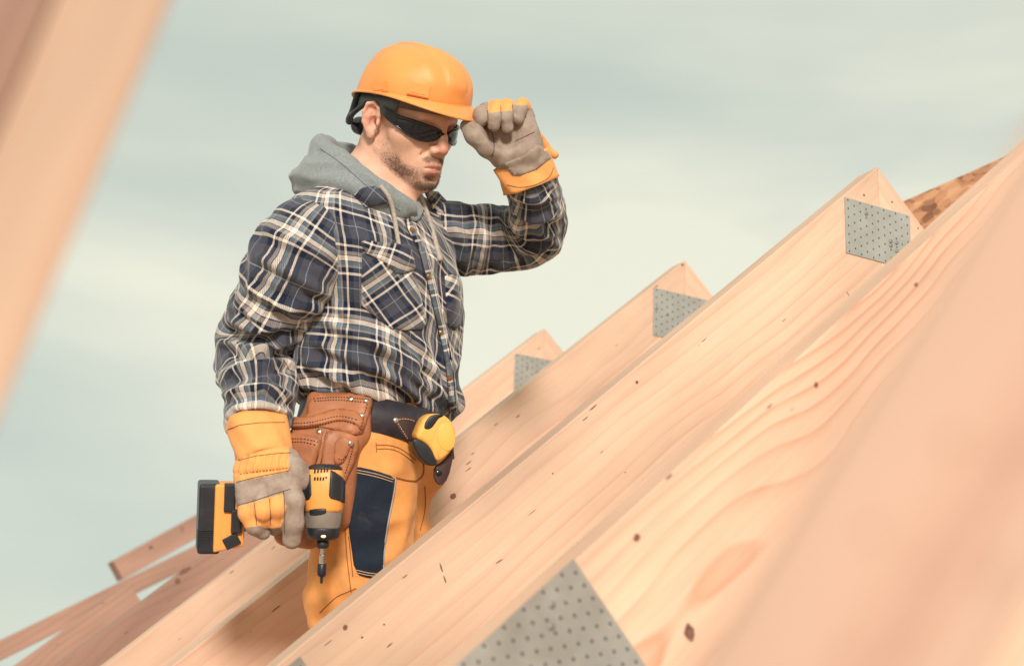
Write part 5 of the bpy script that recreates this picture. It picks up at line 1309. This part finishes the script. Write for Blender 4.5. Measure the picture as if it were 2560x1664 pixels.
for line in ([(845, 1186), (845, 1224), (856, 1234)], [(831, 1176), (833, 1190)], [(824, 1213), (830, 1216), (830, 1228), (824, 1231)], [(757, 1238), (768, 1236), (770, 1222)]):
    seam('trim_line', BV_D, line, driver, ORP, .0012, .0036, step=2)
vents = [(x, 1178-(x-787)*.10, 2.0, 4.6) for x in (787, 795, 803, 811, 818)]+[(x, 1196, 2.0, 4.2) for x in (787, 794, 801, 808)]+[(815, 1193, 1.8, 2.5)]
for x, y, a, b in vents:
    patch('vent_slot', BV_D, [(x-a, y+b), (x-a+.8, y-b), (x+a+.8, y-b), (x+a, y+b)], driver, DARK, .0004, 3)
BV_N = bvh_of(hgeo)
patch('nose_window', bvh_of(*geo_of(nose, hs)), smooth_poly([(773, 1278), (777, 1272), (812, 1269), (816, 1273), (815, 1284), (778, 1289)], 1), driver, BLKP, .0012, 4)
bm = bmesh.new(); bmesh.ops.create_uvsphere(bm, u_segments=12, v_segments=8, radius=.0034, matrix=Matrix.Translation(dpx(1334)+CN*.0262+DX*.004) @ Matrix.Diagonal((1.3, .6, .8, 1)))
link('work_light', bm_mesh('work_light', bm), driver, LEDM, True)
HX = -DX                                                     # handle runs to the left
def sd_handle(P):
    return smin(chain(P, [U(785, 1228, DN), U(735, 1250, DN-.01), U(640, 1282, DN-.015), U(592, 1296, DN-.012)], [.022, .0205, .0205, .026], .02),
                chain(P, [U(790, 1215, DN), U(780, 1262, DN)], [.024, .024]), .02)
lo, hi = bounds([U(800, 1200, DN), U(580, 1310, DN)], .05); v_, q_ = surface_net(sd_handle, lo, hi, .004, 2)
link('handle', np_mesh('handle', v_, q_), driver, BLKP)
def bbox(name, c, ex, ey, ez, h, parent, mat, bev=.004, seg=3, shape=None):
    bm = bmesh.new(); bmesh.ops.create_cube(bm, size=2.0)
    for w in bm.verts:
        w.co = Vector((w.co.x*h[0], w.co.y*h[1], w.co.z*h[2]))
        if shape: w.co = Vector(shape(w.co))
    bmesh.ops.bevel(bm, geom=list(bm.edges), offset=bev, segments=seg, affect='EDGES', profile=.6)
    for w in bm.verts: w.co = Vector(np.asarray(c)+ex*w.co.x+ey*w.co.y+ez*w.co.z)
    return link(name, bm_mesh(name, bm), parent, mat, False)
BZ = unit(U(521, 1205, DN)-U(515, 1378, DN)); BX = unit(CR-(CR @ BZ)*BZ); BX = unit(BX*math.cos(.25)-np.cross(BZ, BX)*math.sin(.25)*-1); BY = np.cross(BZ, BX)
bt = bbox('battery', U(521, 1290, DN-.012), BX, BY, BZ, (.0185, .037, .0595), driver, BLKP, .006)
for i in range(9):
    bbox('battery_rib', U(514, 1325+i*5.2, DN+.0265-.0003*i), BX, BY, BZ, (.0145, .0012, .0011), bt, BLKP, .0004, 1)
def chamf(co): return (co.x, co.y, co.z if not (co.z < 0 and co.x > 0) else co.z*.80)
ft = bbox('battery_foot', U(571, 1290, DN-.010), BX, BY, BZ, (.0255, .0345, .0575), driver, ORP, .005, 3, chamf)
bbox('foot_grip', U(574, 1243, DN+.020), BX, BY, BZ, (.0095, .010, .0240), driver, BLKP, .003)
bbox('foot_insert', U(590, 1300, DN+.012), BX, BY, BZ, (.0090, .018, .0200), driver, BLKP, .003)
bbox('latch_button', U(579, 1352, DN+.0235), unit(BX+.55*BZ), BY, unit(BZ-.55*BX), (.0130, .0040, .0100), driver, BLKP, .002)

# ---------------------------------------------------------------- tool belt
BV_T = bvh_of((TV, TQ))
BELTM = new_mat('dark_belt_leather', (0.030, 0.026, 0.036), .55); add_noise_var(BELTM, scale=35, amt=.3, bump=.25, bscale=260, dist=.0008)
POUCH = new_mat('tan_pouch_leather', (0.40, 0.155, 0.07), .5, spec=.4); add_noise_var(POUCH, scale=16, amt=.22, bump=.3, bscale=190, rough_amt=.08, dist=.001)
BROWNL = new_mat('brown_holder_leather', (0.055, 0.030, 0.030), .5); add_noise_var(BROWNL, scale=25, amt=.3, bump=.25, bscale=240, dist=.0008)
THR2 = new_mat('brown_thread', (.10, .030, .015), .9); THR3 = new_mat('light_thread', (.62, .42, .25), .9)
RIV = new_mat('rivet_nickel', (.72, .70, .64), .25, metal=1.0)
belt = empty('tool_belt'); belt.matrix_world = MW; tag(belt, 'dark leather belt with tan tool pouch and tape holder on the hips', 'tool belt')
zt, zb = U(935, 970, .150)[2], U(935, 1064, .150)[2]
def belt_ring(grow, z0, z1, th, n=90):
    hs_ = sorted(HIPS); v, f = [], []
    I = lambda z, c: float(np.interp(z, [q[0] for q in hs_], [q[c] for q in hs_]))
    for i in range(n):
        al = 2*math.pi*i/n
        for z, g_ in ((z0, 0), (z1, 0), (z1, -th), (z0, -th)):
            zz_ = max(z, I(z, 0)*0+z); a, b = I(zz_, 3)+grow+g_, I(zz_, 4)+grow+g_
            u_, v2 = a*math.sin(al), b*math.cos(al); x = I(zz_, 1)-math.cos(PHI)*u_+math.sin(PHI)*v2; y = I(zz_, 2)-math.sin(PHI)*u_-math.cos(PHI)*v2
            v.append((x, y, z-.018*math.cos(al)+.004))
    for i in range(n):
        for j in range(4): f.append((i*4+j, ((i+1) % n)*4+j, ((i+1) % n)*4+(j+1) % 4, i*4+(j+1) % 4))
    return v, f
v, f = belt_ring(.013, zb, zt, .006); bme = mesh_pd('belt_strap', v, f); b_ = bmesh.new(); b_.from_mesh(bme); bmesh.ops.recalc_face_normals(b_, faces=b_.faces); b_.to_mesh(bme); b_.free()
link('belt_strap', bme, belt, BELTM, True); BGEO = (np.array(v), np.array(f))
# pouch body hanging over the near hip
pc = U(800, 1195, .165); pz = unit(U(815, 1040, .15)-U(775, 1360, .165)); px_ = unit(unit(CR+.25*CN)-(unit(CR+.25*CN) @ pz)*pz); py_ = np.cross(pz, px_)
def sd_pouch(P):
    d = frame_box(P, U(812, 1180, .160), px_, py_, pz, (.060, .024, .098), .022)
    d = smin(d, frame_box(P, U(760, 1220, .165), px_, py_, pz, (.045, .026, .105), .024), .03)
    return smin(d, frame_box(P, U(845, 1040, .135), px_, py_, pz, (.062, .016, .040), .014), .03)
lo, hi = bounds([U(690, 980, .16), U(940, 1390, .16), U(800, 1190, .24), U(800, 1190, .08)], .03)
V, Q = surface_net(sd_pouch, lo, hi, .0045, 2); n_ = normals(V, Q); V = V+n_*((fbm(V*22, 2)-.5)*.008)[:, None]
pouch = link('tool_pouch', np_mesh('tool_pouch', V, Q), belt, POUCH)
BV_P = bvh_of((V, Q), BGEO, (TV, TQ))
panel = patch('belt_panel', BV_P, smooth_poly([(772, 1004), (792, 986), (850, 982), (924, 988), (931, 997), (924, 1024), (912, 1062), (900, 1090), (840, 1075), (764, 1062)], 1), pouch, POUCH, .004, 8)
band = patch('pocket_band', BV_P, smooth_poly([(722, 1052), (770, 1050), (806, 1040), (850, 1028), (886, 1034), (906, 1052), (902, 1082), (888, 1062), (850, 1055), (806, 1066), (770, 1072), (722, 1072)], 1), pouch, POUCH, .0095, 7, puff=.0015)
p1 = patch('tool_pocket', BV_P, smooth_poly([(722, 1086), (760, 1086), (800, 1096), (806, 1104), (790, 1160), (772, 1212), (722, 1215)], 1), pouch, POUCH, .010, 8, puff=.005)
p2 = patch('tool_pocket', BV_P, smooth_poly([(814, 1078), (850, 1076), (886, 1086), (896, 1100), (884, 1150), (868, 1190), (852, 1240), (800, 1215), (806, 1130)], 1), pouch, POUCH, .008, 8, puff=.003)
p3 = patch('pencil_sleeve', BV_P, smooth_poly([(843, 1090), (880, 1096), (872, 1130), (858, 1160), (832, 1158)], 1), p2, POUCH, .0145, 7, puff=.002)
gus = patch('gusset', BV_P, [(806, 1082), (818, 1078), (806, 1140), (786, 1210), (776, 1206), (794, 1150)], pouch, POUCH, .006, 7)
def pline(line, it=2): return smooth_poly(line, it, False)
BV_P2 = bvh_of(*geo_of(panel, band, p1, p2, p3))
for line in ([(784, 996), (850, 991), (922, 999)], [(786, 1002), (850, 998), (920, 1007)], [(918, 1010), (908, 1046), (898, 1080)], [(722, 1058), (770, 1057), (806, 1049), (850, 1038), (895, 1050)], [(722, 1066), (770, 1065), (806, 1058), (850, 1047), (890, 1058)], [(724, 1096), (760, 1096), (794, 1104)], [(724, 1104), (760, 1104), (790, 1112)], [(884, 1110), (874, 1150), (860, 1190)], [(846, 1146), (856, 1150), (866, 1138)]):
    seam('stitching', BV_P2, pline(line), pouch, THR2, .0010, .0006, dash=(1, 1), step=3)
def rivet(bv, q, r=.0052, parent=belt):
    h, n2 = cast(bv, *q)
    if h is None: return
    bm = bmesh.new(); mt = Matrix.Translation(h+n2*.0006) @ Vector(n2).to_track_quat('Z', 'Y').to_matrix().to_4x4() @ Matrix.Diagonal((1, 1, .45, 1))
    bmesh.ops.create_uvsphere(bm, u_segments=14, v_segments=8, radius=r, matrix=mt); link('rivet', bm_mesh('rivet', bm), parent, RIV, True)
BV_PA = bvh_of(*geo_of(panel, band, p1, p2, p3, pouch), BGEO)
for q in ((877, 997), (917, 1002), (905, 1038), (798, 1078), (811, 1094), (877, 1108)): rivet(BV_PA, q, parent=pouch)
# holder for the tape on the belt, with its hanging tail
BV_B = bvh_of(BGEO, (TV, TQ))
holder = patch('tape_holder', BV_B, smooth_poly([(980, 1046), (990, 1035), (1052, 1048), (1060, 1100), (1024, 1114), (1012, 1096)], 1), belt, BROWNL, .005, 6)
BV_H = bvh_of(*geo_of(holder))
seam('stitching', BV_H, pline([(992, 1050), (1004, 1046), (1024, 1047), (1040, 1053)]), holder, THR3, .0010, .0006, dash=(2, 1), step=2)
seam('stitching', BV_H, pline([(992, 1052), (1004, 1072), (1022, 1100)]), holder, THR3, .0010, .0006, dash=(2, 1), step=2)
rivet(BV_H, (990, 1050), .0055, holder)

def extrude_px(name, poly, n0, depth, nrm, parent, mat, bev=.004, seg=3, smooth=True, ref=None):
    """solid with the given outline at depth n0, drawn back along nrm"""
    P = [U(x, y, n0) for x, y in poly]; c = np.mean(P, 0) if ref is None else U(ref[0], ref[1], n0); nrm = unit(nrm)
    P = [p+CNV(p)*(((c-p) @ nrm)/(CNV(p) @ nrm)) for p in P]                       # into one plane
    bm = bmesh.new(); a = [bm.verts.new(p) for p in P]; b = [bm.verts.new(p-nrm*depth) for p in P]; n = len(P)
    bm.faces.new(a); bm.faces.new(b[::-1]); 
    for i in range(n): bm.faces.new((a[i], b[i], b[(i+1) % n], a[(i+1) % n]))
    bmesh.ops.recalc_face_normals(bm, faces=bm.faces)
    rim = [e for e in bm.edges if len(e.link_faces) == 2 and min(len(g.verts) for g in e.link_faces) == 4 and max(len(g.verts) for g in e.link_faces) > 4]
    bmesh.ops.bevel(bm, geom=rim, offset=bev, segments=seg, affect='EDGES', profile=.5)
    return link(name, bm_mesh(name, bm), parent, mat, smooth)
def CNV(p): return unit(CAMM-p)                           # along the line of sight
TN = unit(CN+.30*CR+.05*CU)
tape = empty('tape_measure'); tape.matrix_world = MW; tag(tape, 'yellow and black tape measure in the holder at the front of the belt', 'tape measure')
YEL = new_mat('yellow_plastic', (0.90, 0.47, 0.10), .45); add_noise_var(YEL, scale=20, amt=.05, bump=.08, bscale=800, dist=.0004)
case = extrude_px('case', smooth_poly([(1050, 1064), (1060, 1044), (1076, 1034), (1104, 1033), (1128, 1048), (1141, 1076), (1140, 1102), (1128, 1132), (1098, 1156), (1086, 1146), (1078, 1122), (1062, 1106), (1038, 1095)], 2), .150, .046, TN, tape, YEL, .008, 4, ref=(1095, 1095))
th_ = np.linspace(0, 2*math.pi, 33)[:-1]
extrude_px('label_disc', [(1116+22*math.cos(a)+3*math.sin(a), 1092+35*math.sin(a)) for a in th_], .1512, .006, TN, tape, YEL, .0012, 2, ref=(1095, 1095))
extrude_px('thumb_lock', smooth_poly([(1058, 1070), (1064, 1050), (1078, 1037), (1104, 1034), (1112, 1038), (1096, 1048), (1088, 1062), (1078, 1073), (1066, 1075)], 2), .1508, .045, TN, tape, BLKP, .0028, 3, ref=(1095, 1095))
extrude_px('rubber_base', smooth_poly([(1030, 1102), (1040, 1094), (1062, 1105), (1080, 1122), (1090, 1148), (1096, 1160), (1080, 1166), (1062, 1156), (1044, 1136)], 2), .1490, .044, TN, tape, BLKP, .0035, 3, ref=(1095, 1095))
extrude_px('holder_tail', smooth_poly([(1086, 1166), (1110, 1152), (1136, 1122), (1134, 1140), (1122, 1194), (1104, 1216), (1086, 1200)], 1), .125, .010, TN, belt, BROWNL, .002, 2)
bm = bmesh.new(); h = U(1096, 1182, .127); bmesh.ops.create_uvsphere(bm, u_segments=14, v_segments=8, radius=.007, matrix=Matrix.Translation(h) @ Vector(TN).to_track_quat('Z', 'Y').to_matrix().to_4x4() @ Matrix.Diagonal((1, 1, .5, 1)))
link('snap', bm_mesh('snap', bm), belt, GLO, True)

# ---------------------------------------------------------------- trouser details
tp_poly = smooth_poly([(872, 1176), (888, 1164), (940, 1176), (988, 1192), (986, 1225), (966, 1320), (957, 1395), (960, 1446), (924, 1444), (888, 1432), (876, 1350), (868, 1280), (870, 1210)], 1)
tpatch = patch('thigh_panel', BV_T, tp_poly, trousers, BLACKC, .0028, 8)
BV_TP = bvh_of(*geo_of(tpatch), (TV, TQ))
PIPE = new_mat('grey_piping', (.33, .33, .33), .6)
seam('piping', BV_TP, pline([(989, 1194), (986, 1225), (967, 1320), (958, 1395), (960, 1446)]), trousers, PIPE, .0017, .0008)
for line in ([(880, 1172), (940, 1183), (984, 1198)], [(878, 1178), (940, 1190), (982, 1204)], [(892, 1424), (925, 1432), (955, 1434)], [(890, 1430), (925, 1438), (955, 1440)]):
    seam('stitching', BV_TP, pline(line), tpatch, THR3, .0007, .0006)
TH4 = new_mat('rust_thread', (.30, .10, .02), .9)
seam('pocket_edge', BV_T, pline([(1050, 1140), (1060, 1165), (1058, 1185), (1048, 1198), (1034, 1203), (1012, 1200), (990, 1193)]), trousers, TH4, .0017, .0004)
for line in ([(942, 1112), (975, 1112), (1005, 1122), (1040, 1150)], [(942, 1122), (975, 1121), (1003, 1131), (1034, 1156)], [(940, 1106), (941, 1130)], [(882, 1440), (878, 1400), (872, 1340)], [(1062, 1215), (1064, 1270), (1050, 1325)], [(800, 1530), (840, 1490), (870, 1478), (890, 1470)], [(862, 1300), (866, 1380), (874, 1450), (878, 1480)]):
    seam('stitching', BV_T, pline(line), trousers, TH4, .0009, .0005)

# ---------------------------------------------------------------- wear and dust on the clothes and tools
for m_, kw in ((ORANGE, dict(amt=.38, scale=7.)), (BLACKC, dict(col=(.16, .13, .11), amt=.30, scale=10.)), (GFAB, dict(amt=.34, scale=16.)), (GMIX, dict(amt=.30, scale=20.)), (HATM, dict(col=(.55, .36, .20), amt=.30, scale=13., lo=.56, hi=.78)), (POUCH, dict(col=(.16, .07, .04), amt=.45, scale=14.)),
               (ORP, dict(col=(.30, .20, .12), amt=.35, scale=30.)), (BLKP, dict(col=(.12, .10, .09), amt=.35, scale=26.)), (YEL, dict(col=(.30, .20, .12), amt=.30, scale=30.)), (BELTM, dict(col=(.14, .10, .08), amt=.3, scale=24.)), (STEEL, dict(col=(.16, .12, .10), amt=.14, scale=18.))):
    grime(m_, **kw)
